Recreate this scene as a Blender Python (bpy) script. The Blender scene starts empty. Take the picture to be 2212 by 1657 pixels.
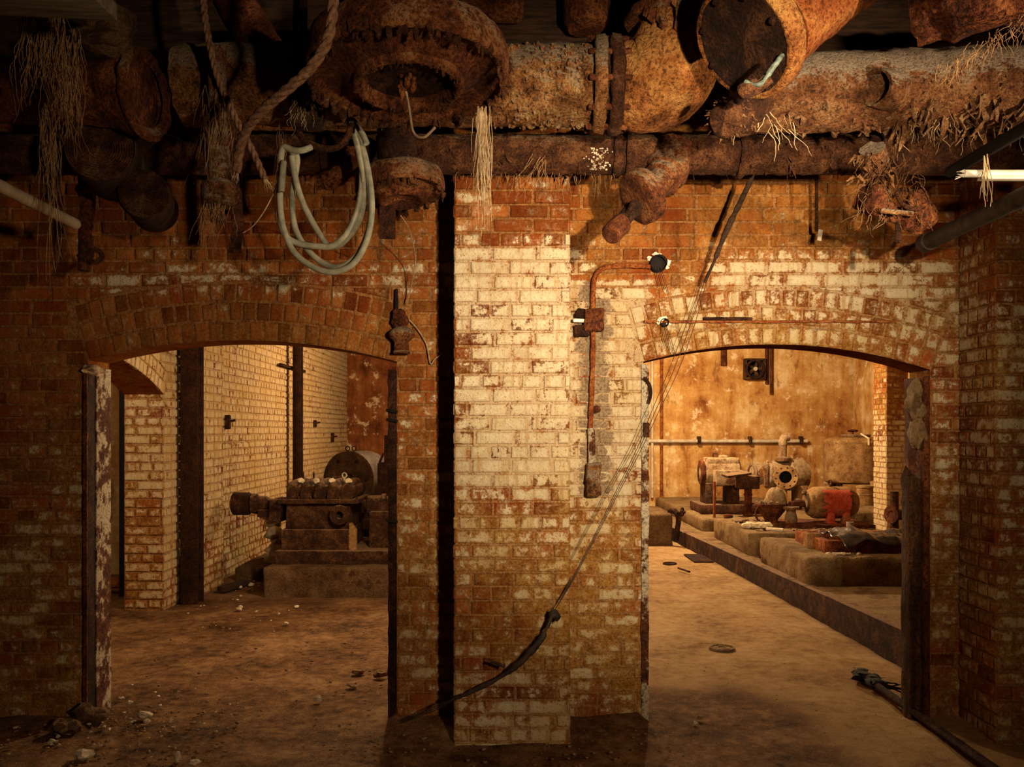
import bpy, bmesh, math, random
from mathutils import Vector as V, Matrix, noise as mn
random.seed(7)
C = bpy.context.scene
COL = C.collection
PI = math.pi
# ---------------------------------------------------------------- camera frame
F, CX, CY, EYE = 1892.0, 1106.0, 930.0, 1.465
def P(px, py, Y):
    return V(((px-CX)*Y/F, Y, EYE-(py-CY)*Y/F))
def L(n, Y): return n*Y/F          # pixels to metres at depth Y
WY, PY, BY = 4.45, 4.11, 15.2      # wall face, pier face, far wall
cam = bpy.data.cameras.new('camera'); co = bpy.data.objects.new('camera', cam); COL.objects.link(co)
cam.sensor_width = 36; cam.lens = F/2212*36; cam.shift_y = (CY-828.5)/2212
co.location = (0, 0, EYE); co.rotation_euler = (PI/2, 0, 0); C.camera = co
cam.clip_start = .05

# ---------------------------------------------------------------- node helpers
class NT:
    def __init__(s, name):
        s.m = bpy.data.materials.new(name); s.m.use_nodes = True
        s.t = s.m.node_tree; s.t.nodes.clear()
        s.out = s.n('ShaderNodeOutputMaterial'); s.b = s.n('ShaderNodeBsdfPrincipled')
        s.t.links.new(s.b.outputs[0], s.out.inputs[0])
        tc = s.n('ShaderNodeTexCoord'); s.obj = tc.outputs['Object']
    def n(s, ty, **kw):
        nd = s.t.nodes.new(ty)
        for k, v in kw.items(): setattr(nd, k, v)
        return nd
    def put(s, sock, v):
        if v is None: return
        if isinstance(v, bpy.types.NodeSocket): s.t.links.new(v, sock)
        elif isinstance(v, (tuple, list)) and len(v) == 3 and sock.type == 'RGBA': sock.default_value = (*v, 1)
        else: sock.default_value = v
    def noise(s, scale, detail=6, rough=.6, vec=None, stretch=None, dist=0):
        vec = vec or s.obj
        if stretch:
            mp = s.n('ShaderNodeMapping'); s.put(mp.inputs[0], vec); mp.inputs['Scale'].default_value = stretch; vec = mp.outputs[0]
        nd = s.n('ShaderNodeTexNoise'); s.put(nd.inputs['Vector'], vec)
        nd.inputs['Scale'].default_value = scale; nd.inputs['Detail'].default_value = detail; nd.inputs['Roughness'].default_value = rough
        nd.inputs['Distortion'].default_value = dist
        return nd.outputs['Fac']
    def math(s, op, a, b=None, c=None, clamp=False):
        nd = s.n('ShaderNodeMath', operation=op, use_clamp=clamp)
        s.put(nd.inputs[0], a); s.put(nd.inputs[1], b); s.put(nd.inputs[2], c); return nd.outputs[0]
    def rng(s, v, a, b, c=0, d=1):
        nd = s.n('ShaderNodeMapRange'); s.put(nd.inputs[0], v); s.put(nd.inputs[1], a); s.put(nd.inputs[2], b); s.put(nd.inputs[3], c); s.put(nd.inputs[4], d)
        return nd.outputs[0]
    def mix(s, f, a, b, mode='MIX'):
        nd = s.n('ShaderNodeMix', data_type='RGBA', blend_type=mode)
        s.put(nd.inputs[0], f); s.put(nd.inputs[6], a); s.put(nd.inputs[7], b); return nd.outputs[2]
    def ramp(s, f, stops):
        nd = s.n('ShaderNodeValToRGB'); e = nd.color_ramp.elements
        while len(e) < len(stops): e.new(.5)
        for el, (p, c) in zip(e, stops): el.position = p; el.color = (*c, 1)
        s.put(nd.inputs[0], f); return nd.outputs[0]
    def attr(s, name):
        nd = s.n('ShaderNodeAttribute', attribute_name=name); return nd.outputs['Fac']
    def bump(s, h, strength=.5, dist=.01):
        nd = s.n('ShaderNodeBump'); nd.inputs['Strength'].default_value = strength; nd.inputs['Distance'].default_value = dist
        s.put(nd.inputs['Height'], h); s.put(s.b.inputs['Normal'], nd.outputs[0])
    def done(s, col, rough=.85, spec=.25, metal=0):
        s.put(s.b.inputs['Base Color'], col); s.put(s.b.inputs['Roughness'], rough)
        s.b.inputs['Specular IOR Level'].default_value = spec; s.b.inputs['Metallic'].default_value = metal
        return s.m

def mat_brick():
    t = NT('painted brick')
    rnd, cov, tone, cem, mort, edge = (t.attr(a) for a in ('rnd', 'cover', 'tone', 'cem', 'mort', 'edge'))
    n1 = t.noise(17, 6, .68); n2 = t.noise(3.3, 3, .55); st = t.noise(4, 4, .6, stretch=(9, 9, 1.1)); fine = t.noise(85, 5, .72)
    v = t.math('ADD', t.math('MULTIPLY', n1, .62), t.math('MULTIPLY', n2, .18))
    v = t.math('ADD', v, t.math('MULTIPLY', st, .2))
    v = t.math('ADD', v, t.math('MULTIPLY', t.math('SUBTRACT', rnd, .5), .11))
    v = t.math('ADD', v, t.math('MULTIPLY', t.math('SUBTRACT', fine, .5), .34))
    thr = t.math('SUBTRACT', .70, t.math('MULTIPLY', cov, .40))
    thr = t.math('ADD', thr, t.math('MULTIPLY', edge, .075))
    dv = t.math('SUBTRACT', v, thr)
    paint = t.math('MAXIMUM', t.rng(dv, -.012, .012), t.rng(dv, -.09, .005, 0, .26))
    rb = t.math('ADD', t.math('MULTIPLY', rnd, .42), t.math('ADD', t.math('MULTIPLY', n1, .4), t.math('MULTIPLY', fine, .22)))
    brick = t.ramp(rb, [(.25, (.09, .017, .006)), (.42, (.23, .047, .011)), (.6, (.34, .088, .019)), (.8, (.44, .165, .04))])
    och = t.ramp(t.math('ADD', t.math('MULTIPLY', n1, .5), t.math('MULTIPLY', fine, .5)), [(.38, (.17, .065, .014)), (.5, (.37, .175, .038)), (.62, (.50, .30, .09))])
    tm = t.math('MULTIPLY', tone, t.rng(n2, .35, .6), clamp=True)
    brick = t.mix(tm, brick, och)
    mc = t.ramp(fine, [(.36, (.17, .065, .02)), (.62, (.46, .24, .09))])
    brick = t.mix(t.math('MULTIPLY', mort, .8), brick, mc)
    soot = t.rng(t.math('ADD', t.math('MULTIPLY', n1, .5), t.math('MULTIPLY', st, .5)), .5, .66, 0, .7)
    brick = t.mix(soot, brick, (.05, .015, .006))
    pc = t.ramp(t.math('ADD', t.math('MULTIPLY', n1, .5), t.math('MULTIPLY', n2, .5)), [(.35, (.46, .34, .19)), (.48, (.64, .53, .36)), (.62, (.77, .68, .50))])
    pc = t.mix(t.math('MULTIPLY', tm, .75), pc, (.50, .33, .12))
    pc = t.mix(t.rng(st, .53, .66, 0, .65), pc, (.40, .22, .08))
    pc = t.mix(t.rng(fine, .56, .66, 0, .85), pc, (.33, .13, .035))
    pc = t.mix(t.math('MULTIPLY', edge, t.rng(n1, .42, .6, .05, .6)), pc, (.34, .17, .06))
    col = t.mix(paint, brick, pc)
    cm = t.ramp(fine, [(.35, (.14, .085, .045)), (.65, (.40, .28, .17))])
    col = t.mix(t.rng(t.math('ADD', cem, t.math('MULTIPLY', t.math('SUBTRACT', n1, .5), 1.2)), .45, .55), col, cm)
    h = t.math('ADD', t.math('MULTIPLY', fine, .8), t.math('MULTIPLY', n1, .7))
    t.bump(h, 1, .014)
    return t.done(col, .95, 0)

def mat_rust(name, dark, mid, bright, scale=9, dust=None, dlo=.45, bump=.8, rough=.9, dist=.02, stretch=None, patch=None, pit=.6):
    t = NT(name)
    a = t.noise(scale, 6, .70, stretch=stretch); b = t.noise(scale*.28, 3, .6); c = t.noise(max(70, scale*7), 4, .75)
    f = t.math('ADD', t.math('MULTIPLY', a, .5), t.math('ADD', t.math('MULTIPLY', b, .25), t.math('MULTIPLY', c, .25)))
    col = t.ramp(f, [(.39, dark), (.5, mid), (.61, bright)])
    if dust:
        nz = t.n('ShaderNodeSeparateXYZ'); g = t.n('ShaderNodeNewGeometry'); t.put(nz.inputs[0], g.outputs['True Normal'])
        m = t.rng(t.math('ADD', nz.outputs[2], t.math('MULTIPLY', t.math('SUBTRACT', f, .5), 3.0)), dlo-.18, dlo+.18)
        col = t.mix(t.math('MULTIPLY', m, .85), col, dust)
    if patch:
        col = t.mix(t.rng(t.math('ADD', t.math('MULTIPLY', b, .5), t.math('MULTIPLY', a, .5)), patch[1]-.02, patch[1]+.02), col, patch[0])
    col = t.mix(t.rng(c, .38, .50, pit, 0), col, tuple(x*.35 for x in dark))
    t.bump(t.math('ADD', a, t.math('MULTIPLY', c, .9)), min(1, bump*1.25), dist*1.3)
    return t.done(col, rough, .2)

def mat_plain(name, c1, c2, scale=12, rough=.75, bump=.3, spec=.3, stretch=None, metal=0):
    t = NT(name); a = t.noise(scale, 5, .65, stretch=stretch)
    t.bump(a, bump, .008)
    return t.done(t.ramp(a, [(.35, c1), (.65, c2)]), rough, spec, metal)

M = {}
M['brick'] = mat_brick()
M['rust'] = mat_rust('heavy rust', (.030, .008, .004), (.13, .032, .010), (.32, .11, .035), 9)
M['rust_dust'] = mat_rust('dusty rust', (.035, .010, .005), (.16, .045, .014), (.36, .15, .05), 10, dust=(.30, .20, .12), dlo=.35)
M['rust_orange'] = mat_rust('orange rust', (.08, .018, .006), (.36, .09, .02), (.55, .22, .06), 11)
M['rust_pale'] = mat_rust('pale scaled rust', (.05, .016, .007), (.30, .12, .035), (.55, .33, .14), 14, dust=(.33, .25, .17), dlo=.1, stretch=(1, 1, .6))
M['rust_dark'] = mat_rust('dark rust', (.010, .004, .002), (.04, .013, .006), (.12, .045, .018), 12)
M['rust_mid'] = mat_rust('brown rust', (.02, .008, .004), (.10, .032, .012), (.25, .10, .038), 16, dust=(.28, .18, .10), dlo=.75)
M['bulb'] = mat_rust('orange scaled iron', (.05, .014, .005), (.33, .11, .025), (.60, .30, .09), 7, bump=1)
M['lag'] = mat_rust('crumbling lagging', (.06, .022, .010), (.27, .10, .035), (.48, .25, .11), 13, dust=(.44, .35, .26), dlo=.12, bump=1, dist=.03)
M['flake'] = mat_rust('lagging flakes', (.08, .03, .012), (.36, .16, .06), (.62, .38, .20), 25)
M['fibre'] = mat_plain('pale fibre', (.34, .22, .11), (.68, .50, .30), 30, .9)
M['root'] = mat_plain('dry root', (.14, .07, .03), (.42, .24, .11), 30, .9)
M['rope'] = mat_plain('old rope', (.11, .055, .03), (.30, .16, .09), 60, .95, .8)
M['hose'] = mat_plain('pale green hose', (.26, .27, .20), (.52, .49, .37), 18, .6, .2)
M['timber'] = mat_plain('weathered timber', (.10, .085, .06), (.26, .22, .16), 8, .85, .5, stretch=(1, 8, 8))
M['timber_dark'] = mat_plain('dark timber', (.012, .006, .003), (.06, .026, .012), 8, .9, .6, stretch=(1, 8, 8))
M['postwood'] = mat_rust('rotting post', (.022, .009, .004), (.09, .034, .012), (.24, .10, .04), 9, stretch=(2, 2, .25), patch=((.40, .25, .13), .62))
M['conduit'] = mat_plain('painted tube', (.35, .28, .20), (.62, .52, .40), 9, .5, .1)
M['white_tube'] = mat_plain('white enamel', (.62, .54, .42), (.88, .80, .66), 7, .35, .05, .5)
M['wire'] = mat_plain('black wire', (.012, .008, .006), (.05, .03, .02), 20, .7)
M['pale_wire'] = mat_plain('dusty wire', (.22, .15, .09), (.45, .32, .2), 30, .8)
M['steel_flake'] = mat_rust('flaking painted steel', (.03, .010, .005), (.16, .05, .018), (.30, .12, .04), 12, patch=((.68, .55, .38), .50))
M['steel_dark'] = mat_rust('dark painted steel', (.014, .006, .004), (.045, .015, .007), (.10, .036, .014), 7)
M['concrete'] = mat_rust('dusty concrete', (.15, .075, .028), (.36, .22, .095), (.54, .38, .20), 5, bump=1, dist=.035, pit=.2, patch=((.20, .105, .04), .56))
M['concrete_dark'] = mat_rust('stained concrete', (.07, .034, .014), (.19, .10, .042), (.34, .21, .10), 6, bump=1, dist=.03, pit=.2, patch=((.10, .045, .017), .57))
M['stone'] = mat_plain('pale stone', (.33, .24, .16), (.66, .54, .40), 14, .9, .5)
M['stone_dark'] = mat_plain('brown stone', (.10, .05, .025), (.28, .16, .08), 14, .9, .5)
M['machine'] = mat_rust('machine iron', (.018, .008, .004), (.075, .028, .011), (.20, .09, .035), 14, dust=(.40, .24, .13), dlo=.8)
M['motor'] = mat_rust('dusty grey paint', (.16, .07, .03), (.44, .29, .155), (.68, .53, .34), 9, patch=((.22, .075, .025), .56), pit=.2)
M['coral'] = mat_rust('coral red paint', (.46, .05, .025), (.78, .13, .07), (.82, .24, .14), 9, patch=((.36, .20, .08), .57), pit=.2)
M['tan_iron'] = mat_rust('tan coated iron', (.15, .06, .02), (.40, .21, .075), (.60, .38, .17), 7, pit=.2)
M['drum'] = mat_rust('drum iron', (.028, .013, .006), (.10, .045, .018), (.24, .12, .05), 6, rough=.55)
M['plastic'] = mat_plain('black plastic sheet', (.012, .010, .010), (.07, .055, .05), 6, .25, .5, .6)
M['rag'] = mat_plain('pale rag', (.5, .38, .22), (.78, .66, .46), 20, .9, .6)
M['black'] = mat_plain('dull black', (.004, .003, .002), (.012, .008, .006), 9, .9)
M['verdigris'] = mat_plain('verdigris brass', (.03, .04, .03), (.17, .21, .17), 40, .5)
M['ceil'] = mat_rust('sooty ceiling boards', (.012, .005, .003), (.04, .015, .007), (.09, .035, .014), 4, stretch=(.4, 4, 4))
M['porcelain'] = mat_plain('white porcelain', (.7, .62, .48), (.85, .78, .64), 9, .3, .05, .5)

def mat_floor():
    t = NT('dirt floor')
    a = t.noise(2.2, 5, .62); b = t.noise(14, 6, .72); c = t.noise(90, 4, .75); sp = t.noise(150, 1, .5)
    dirt = t.attr('dirt')
    f = t.math('ADD', t.math('MULTIPLY', a, .4), t.math('ADD', t.math('MULTIPLY', b, .4), t.math('MULTIPLY', c, .2)))
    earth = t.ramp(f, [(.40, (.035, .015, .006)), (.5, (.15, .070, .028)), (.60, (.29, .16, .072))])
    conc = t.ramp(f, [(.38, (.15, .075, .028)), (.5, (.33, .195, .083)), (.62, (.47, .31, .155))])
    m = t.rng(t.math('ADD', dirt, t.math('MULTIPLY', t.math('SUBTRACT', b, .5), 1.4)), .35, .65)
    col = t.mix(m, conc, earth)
    col = t.mix(t.rng(sp, .70, .74), col, (.40, .27, .15))
    t.bump(t.math('ADD', t.math('MULTIPLY', b, .7), c), .7, .016)
    return t.done(col, .93, .12)
M['floor'] = mat_floor()

def mat_plaster():
    t = NT('stained plaster')
    a = t.noise(1.6, 7, .7); st = t.noise(1.6, 5, .68, stretch=(3, 3, .5)); c = t.noise(26, 4, .7); hz = t.noise(1.2, 3, .5, stretch=(.3, .3, 5))
    red = t.attr('tone')
    f = t.math('ADD', t.math('MULTIPLY', a, .52), t.math('ADD', t.math('MULTIPLY', st, .28), t.math('ADD', t.math('MULTIPLY', c, .1), t.math('MULTIPLY', hz, .10))))
    col = t.ramp(f, [(.38, (.16, .05, .012)), (.445, (.36, .155, .04)), (.52, (.50, .28, .09)), (.60, (.66, .48, .26))])
    col = t.mix(red, col, t.ramp(f, [(.40, (.09, .024, .008)), (.5, (.25, .08, .022)), (.60, (.42, .20, .08))]))
    col = t.mix(t.rng(t.noise(4, 7, .75), .57, .62, 0, .8), col, (.70, .54, .34))
    col = t.mix(t.rng(t.noise(2.3, 6, .75, stretch=(2, 2, .6)), .58, .64, 0, .7), col, (.16, .055, .018))
    t.bump(t.math('ADD', a, t.math('MULTIPLY', c, .4)), .5, .02)
    return t.done(col, .9, .15)
M['plaster'] = mat_plaster()

# ---------------------------------------------------------------- mesh builder
WL = {}
class MB:
    def __init__(s): s.v = []; s.f = []
    def add(s, vs, fs):
        o = len(s.v); s.v += [V(p) for p in vs]; s.f += [[i+o for i in f] for f in fs]; return s
    def box(s, x0, x1, y0, y1, z0, z1, r=.004, cell=9, m=None):
        def ax(a, b):
            rr = min(r, (b-a)*.45); l = [a, a+rr*.3, a+rr] if rr > 0 else [a]
            n = max(1, int((b-a-2*rr)/cell)) if (b-a-2*rr) > 0 else 1
            for i in range(1, n): l.append(a+rr+(b-a-2*rr)*i/n)
            return l+([b-rr, b-rr*.3, b] if rr > 0 else [b]), rr
        (X, rx), (Y, ry), (Z, rz) = ax(x0, x1), ax(y0, y1), ax(z0, z1)
        rr = min(rx, ry, rz)
        def rd(p):
            q = V((min(max(p[0], x0+rr), x1-rr), min(max(p[1], y0+rr), y1-rr), min(max(p[2], z0+rr), z1-rr)))
            d = V(p)-q
            return q+d.normalized()*rr if d.length > 1e-9 else V(p)
        def grid(A, B, fn, flip):
            vs = [rd(fn(a, b)) for a in A for b in B]
            if m: vs = [m @ p for p in vs]
            nb = len(B); fs = []
            for i in range(len(A)-1):
                for j in range(nb-1):
                    q = [i*nb+j, (i+1)*nb+j, (i+1)*nb+j+1, i*nb+j+1]; fs.append(q[::-1] if flip else q)
            s.add(vs, fs)
        grid(X, Y, lambda a, b: (a, b, z1), False); grid(X, Y, lambda a, b: (a, b, z0), True)
        grid(X, Z, lambda a, b: (a, y0, b), False); grid(X, Z, lambda a, b: (a, y1, b), True)
        grid(Y, Z, lambda a, b: (x1, a, b), False); grid(Y, Z, lambda a, b: (x0, a, b), True)
        return s
    def obox(s, c, sx, sy, sz, m, r=.004, cell=9):      # oriented box, m a 3x3
        return s.box(-sx/2, sx/2, -sy/2, sy/2, -sz/2, sz/2, r, cell, Matrix.Translation(c) @ m.to_4x4())
    def tube(s, path, r, seg=12, cap=True, twist=0):
        path = [V(p) for p in path]; n = len(path)
        R = r if isinstance(r, (list, tuple)) else [r]*n
        t0 = (path[1]-path[0]).normalized()
        u = t0.cross(V((0, 0, 1)));
        if u.length < .05: u = t0.cross(V((1, 0, 0)))
        u.normalize(); vs = []
        for i, p in enumerate(path):
            t = (path[min(i+1, n-1)]-path[max(i-1, 0)])
            t = t.normalized() if t.length > 1e-9 else t0
            u = (u-t*u.dot(t));
            u = u.normalized() if u.length > 1e-6 else t.orthogonal().normalized()
            w = t.cross(u)
            for k in range(seg):
                a = 2*PI*k/seg+twist*i; vs.append(p+(u*math.cos(a)+w*math.sin(a))*R[i])
        fs = [[i*seg+k, i*seg+(k+1) % seg, (i+1)*seg+(k+1) % seg, (i+1)*seg+k] for i in range(n-1) for k in range(seg)]
        if cap:
            vs += [path[0], path[-1]]; a, b = n*seg, n*seg+1
            fs += [[a, (k+1) % seg, k] for k in range(seg)]+[[b, (n-1)*seg+k, (n-1)*seg+(k+1) % seg] for k in range(seg)]
        return s.add(vs, fs)
    def lathe(s, prof, o, axis, seg=32):
        o = V(o); a = V(axis).normalized(); u = a.orthogonal().normalized(); w = a.cross(u); n = len(prof); vs = []
        for r, h in prof:
            for k in range(seg):
                t = 2*PI*k/seg; vs.append(o+a*h+(u*math.cos(t)+w*math.sin(t))*r)
        fs = [[i*seg+k, i*seg+(k+1) % seg, (i+1)*seg+(k+1) % seg, (i+1)*seg+k] for i in range(n-1) for k in range(seg)]
        return s.add(vs, fs)
    def cyl(s, a, b, r, seg=24, bev=.006, n=1):
        a, b = V(a), V(b); d = (b-a); h = d.length; bv = min(bev, r*.4, h*.4)
        pr = [(0, 0), (r*.5, 0), (r-bv, 0), (r, bv)]+[(r, bv+(h-2*bv)*i/n) for i in range(1, n)]+[(r, h-bv), (r-bv, h), (r*.5, h), (0, h)]
        return s.lathe(pr, a, d, seg)
    def rock(s, c, sx, sy, sz, seed=0, sub=2, rough=.35):
        bm = bmesh.new(); bmesh.ops.create_icosphere(bm, subdivisions=sub, radius=1); bm.verts.ensure_lookup_table()
        vs = []
        for v in bm.verts:
            p = v.co; k = 1+rough*mn.noise(p*1.3+V((seed*3.7, seed, 0)))+rough*.4*mn.noise(p*3+V((seed, 9, 0)))
            vs.append(V(c)+V((p.x*sx*k, p.y*sy*k, p.z*sz*k)))
        fs = [[v.index for v in f.verts] for f in bm.faces]; bm.free()
        return s.add(vs, fs)
    def torus(s, c, axis, R, r, seg=32, rs=10, arc=2*PI):
        a = V(axis).normalized(); u = a.orthogonal().normalized(); w = a.cross(u); n = seg
        path = [V(c)+(u*math.cos(arc*k/n)+w*math.sin(arc*k/n))*R for k in range(n+1)]
        return s.tube(path, r, rs, cap=arc < 6.2)

def build(name, mb, mat, parent=None, base=None, disp=None, ang=40, merge=True, flat=False):
    org = WL[parent.name] if parent else V(base) if base is not None else V((0, 0, 0))
    me = bpy.data.meshes.new(name)
    me.from_pydata([tuple(p-org) for p in mb.v], [], mb.f)
    bm = bmesh.new(); bm.from_mesh(me)
    if merge: bmesh.ops.remove_doubles(bm, verts=bm.verts, dist=2e-5)
    bmesh.ops.recalc_face_normals(bm, faces=bm.faces)
    if disp:
        amp, sc = disp[:2]; bm.normal_update(); o = V((len(name)*1.7, random.random()*9, 3))
        for v in bm.verts:
            q = (v.co+org)*sc+o
            d = mn.noise(q)+.5*mn.noise(q*2.1)+.35*mn.noise(q*4.3)
            v.co += v.normal*(d*amp)
    bm.to_mesh(me); bm.free()
    me.materials.append(mat)
    me.shade_smooth()
    if flat: me.shade_flat()
    else: me.set_sharp_from_angle(angle=math.radians(ang))
    ob = bpy.data.objects.new(name, me); COL.objects.link(ob)
    if parent: ob.parent = parent
    else: ob.location = org
    WL[ob.name] = org
    return ob

def tag(o, label, cat, group=None, kind=None):
    o['label'] = label; o['category'] = cat
    if group: o['group'] = group
    if kind: o['kind'] = kind
    return o
def thing(name, label, cat, base, group=None):
    e = bpy.data.objects.new(name, None); COL.objects.link(e); e.location = V(base); e.empty_display_size = .1
    WL[e.name] = V(base); return tag(e, label, cat, group)
def struct(o): o['kind'] = 'structure'; return o
def stuffpart(o): o['kind'] = 'stuff'; return o
def copy_tree(o, loc, label=None, parent=None):
    c = o.copy(); COL.objects.link(c)
    if parent: c.parent = parent
    else: c.location = loc
    if label: c['label'] = label
    for ch in [k for k in bpy.data.objects if k.parent == o]: copy_tree(ch, None, None, c)
    return c

def spline(pts, n=8):
    pts = [V(p) for p in pts]; out = []
    for i in range(len(pts)-1):
        p0, p1, p2, p3 = pts[max(i-1, 0)], pts[i], pts[i+1], pts[min(i+2, len(pts)-1)]
        for k in range(n):
            t = k/n; out.append(.5*((2*p1)+(p2-p0)*t+(2*p0-5*p1+4*p2-p3)*t*t+(3*p1-p0-3*p2+p3)*t**3))
    return out+[pts[-1]]
def pts(lst, Y=None): return [P(*(q if len(q) == 3 else (*q, Y))) for q in lst]
def R3(ex=0, ey=0, ez=0):
    return (Matrix.Rotation(ez, 3, 'Z') @ Matrix.Rotation(ey, 3, 'Y') @ Matrix.Rotation(ex, 3, 'X'))
def strand(mb, a, length, r=.0012, wob=.06, seed=None, down=V((0, 0, -1)), n=10, seg=4):
    p = V(a); path = [p.copy()]; d = V(down)
    for i in range(n):
        d = (d+V((random.uniform(-1, 1), random.uniform(-1, 1), random.uniform(-.6, .4)))*wob*7).normalized()
        d = (d+V(down)*.35).normalized(); p = p+d*(length/n); path.append(p.copy())
    mb.tube(path, [r*(1-.6*i/n) for i in range(n+1)], seg, cap=False)

# ---------------------------------------------------------------- bricks
class BW:
    """a brick face: polygons in (u,v), with paint attributes per vertex"""
    def __init__(s, O, U, Vv, N, cover):
        s.O, s.U, s.V, s.N = V(O), V(U), V(Vv), V(N); s.cover = cover
        s.v = []; s.f = []; s.a = {k: [] for k in ('rnd', 'cover', 'tone', 'cem', 'mort', 'edge')}
    def pt(s, u, v, n): return s.O+s.U*u+s.V*v+s.N*n
    def vert(s, u, v, n, rnd, mort, edge=1.0):
        p = s.pt(u, v, n); s.v.append(p); c = s.cover(p)
        s.a['rnd'].append(rnd); s.a['cover'].append(c[0]); s.a['tone'].append(c[1]); s.a['cem'].append(c[2]); s.a['mort'].append(mort); s.a['edge'].append(edge)
        return len(s.v)-1
    def brick(s, poly, rec=.009, ch=.005, rnd=None, jit=.0022):
        n = len(poly)
        if n < 3: return
        cx = sum(p[0] for p in poly)/n; cy = sum(p[1] for p in poly)/n
        A = .5*abs(sum(poly[i][0]*poly[(i+1) % n][1]-poly[(i+1) % n][0]*poly[i][1] for i in range(n)))
        if A < .0012: return
        rnd = random.random() if rnd is None else rnd
        j = lambda: random.uniform(-jit, jit)
        out = random.uniform(-.0025, .0025)
        q = [(x+j(), y+j()) for x, y in poly]
        def ins(x, y, k):
            d = math.hypot(x-cx, y-cy) or 1; return x+(cx-x)/d*k*1.4, y+(cy-y)/d*k*1.4
        a = [s.vert(x, y, -rec-.004, rnd, 0) for x, y in q]
        b = [s.vert(*ins(x, y, ch*.25), out-ch, rnd, 0) for x, y in q]
        c = [s.vert(*ins(x, y, ch*1.1), out+j()*.3, rnd, 0, .8) for x, y in q]
        e = min(.017, .22*min(max(p[0] for p in q)-min(p[0] for p in q), max(p[1] for p in q)-min(p[1] for p in q)))
        mx0, mx1, my0, my1 = min(p[0] for p in q)+e, max(p[0] for p in q)-e, min(p[1] for p in q)+e, max(p[1] for p in q)-e
        d = [s.vert(min(max(x, mx0), mx1)*.85+.15*cx, min(max(y, my0), my1)*.9+.1*cy, out+.0008+j()*.3, rnd, 0, 0) for x, y in q]
        for i in range(n):
            k = (i+1) % n; s.f.append([a[i], a[k], b[k], b[i]]); s.f.append([b[i], b[k], c[k], c[i]]); s.f.append([c[i], c[k], d[k], d[i]])
        s.f.append(d)
    def quad(s, ps, mort=1, rnd=.5, bare=False):     # world points
        ids = []
        for p in ps:
            p = V(p); c = (0, .3, 0) if bare else s.cover(p); s.v.append(p)
            s.a['rnd'].append(rnd); s.a['cover'].append(c[0]); s.a['tone'].append(c[1]); s.a['cem'].append(c[2]); s.a['mort'].append(mort); s.a['edge'].append(1.0); ids.append(len(s.v)-1)
        s.f.append(ids)
    def grid(s, u0, u1, v0, v1, n, cell=.08, mort=1):
        nu = max(1, round((u1-u0)/cell)); nv = max(1, round((v1-v0)/cell))
        ids = [[s.vert(u0+(u1-u0)*i/nu, v0+(v1-v0)*k/nv, n, .5, mort) for k in range(nv+1)] for i in range(nu+1)]
        for i in range(nu):
            for k in range(nv): s.f.append([ids[i][k], ids[i+1][k], ids[i+1][k+1], ids[i][k+1]])
    def courses(s, u0, u1, v0, v1, c=.0665, ln=.192, m=.009, bond='garden', blocks=None, clip=None, **kw):
        k0 = math.floor(v0/c)
        for k in range(k0, math.ceil(v1/c)):
            a, b = max(k*c+m/2, v0), min((k+1)*c-m/2, v1)
            if b-a < .015: continue
            hd = (k % 2 == 0) if bond == 'english' else (k % 5 == 0)
            w = ln/2 if hd else ln
            off = (random.Random(k).uniform(0, .03))+(w/2 if k % 2 else 0)
            for (s0, s1) in (blocks((a+b)/2) if blocks else [(u0, u1)]):
                x = s0-((s0-u0+off) % w) if s0 > u0+1e-6 else s0-off % w
                while x < s1-.005:
                    ww = w*random.uniform(.95, 1.05)
                    x0, x1 = max(x+m/2, s0+.001), min(x+ww-m/2, s1-.001)
                    if x1-x0 > .02:
                        poly = [(x0, a), (x1, a), (x1, b), (x0, b)]
                        if clip: poly = clip(poly)
                        s.brick(poly, **kw)
                    x += ww
    def obj(s, name):
        me = bpy.data.meshes.new(name); me.from_pydata([tuple(p) for p in s.v], [], s.f)
        for k, d in s.a.items():
            at = me.attributes.new(k, 'FLOAT', 'POINT'); at.data.foreach_set('value', d)
        me.materials.append(M['brick']); me.update()
        bm = bmesh.new(); bm.from_mesh(me); bm.normal_update()
        bm.to_mesh(me); bm.free()
        ob = bpy.data.objects.new(name, me); COL.objects.link(ob); WL[name] = V((0, 0, 0)); return struct(ob)

def hclip(poly, nx, ny, d):      # keep nx*x+ny*y >= d
    out = []; n = len(poly)
    for i in range(n):
        p, q = poly[i], poly[(i+1) % n]; a = nx*p[0]+ny*p[1]-d; b = nx*q[0]+ny*q[1]-d
        if a >= 0: out.append(p)
        if (a >= 0) != (b >= 0):
            t = a/(a-b); out.append((p[0]+(q[0]-p[0])*t, p[1]+(q[1]-p[1])*t))
    return out

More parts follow.
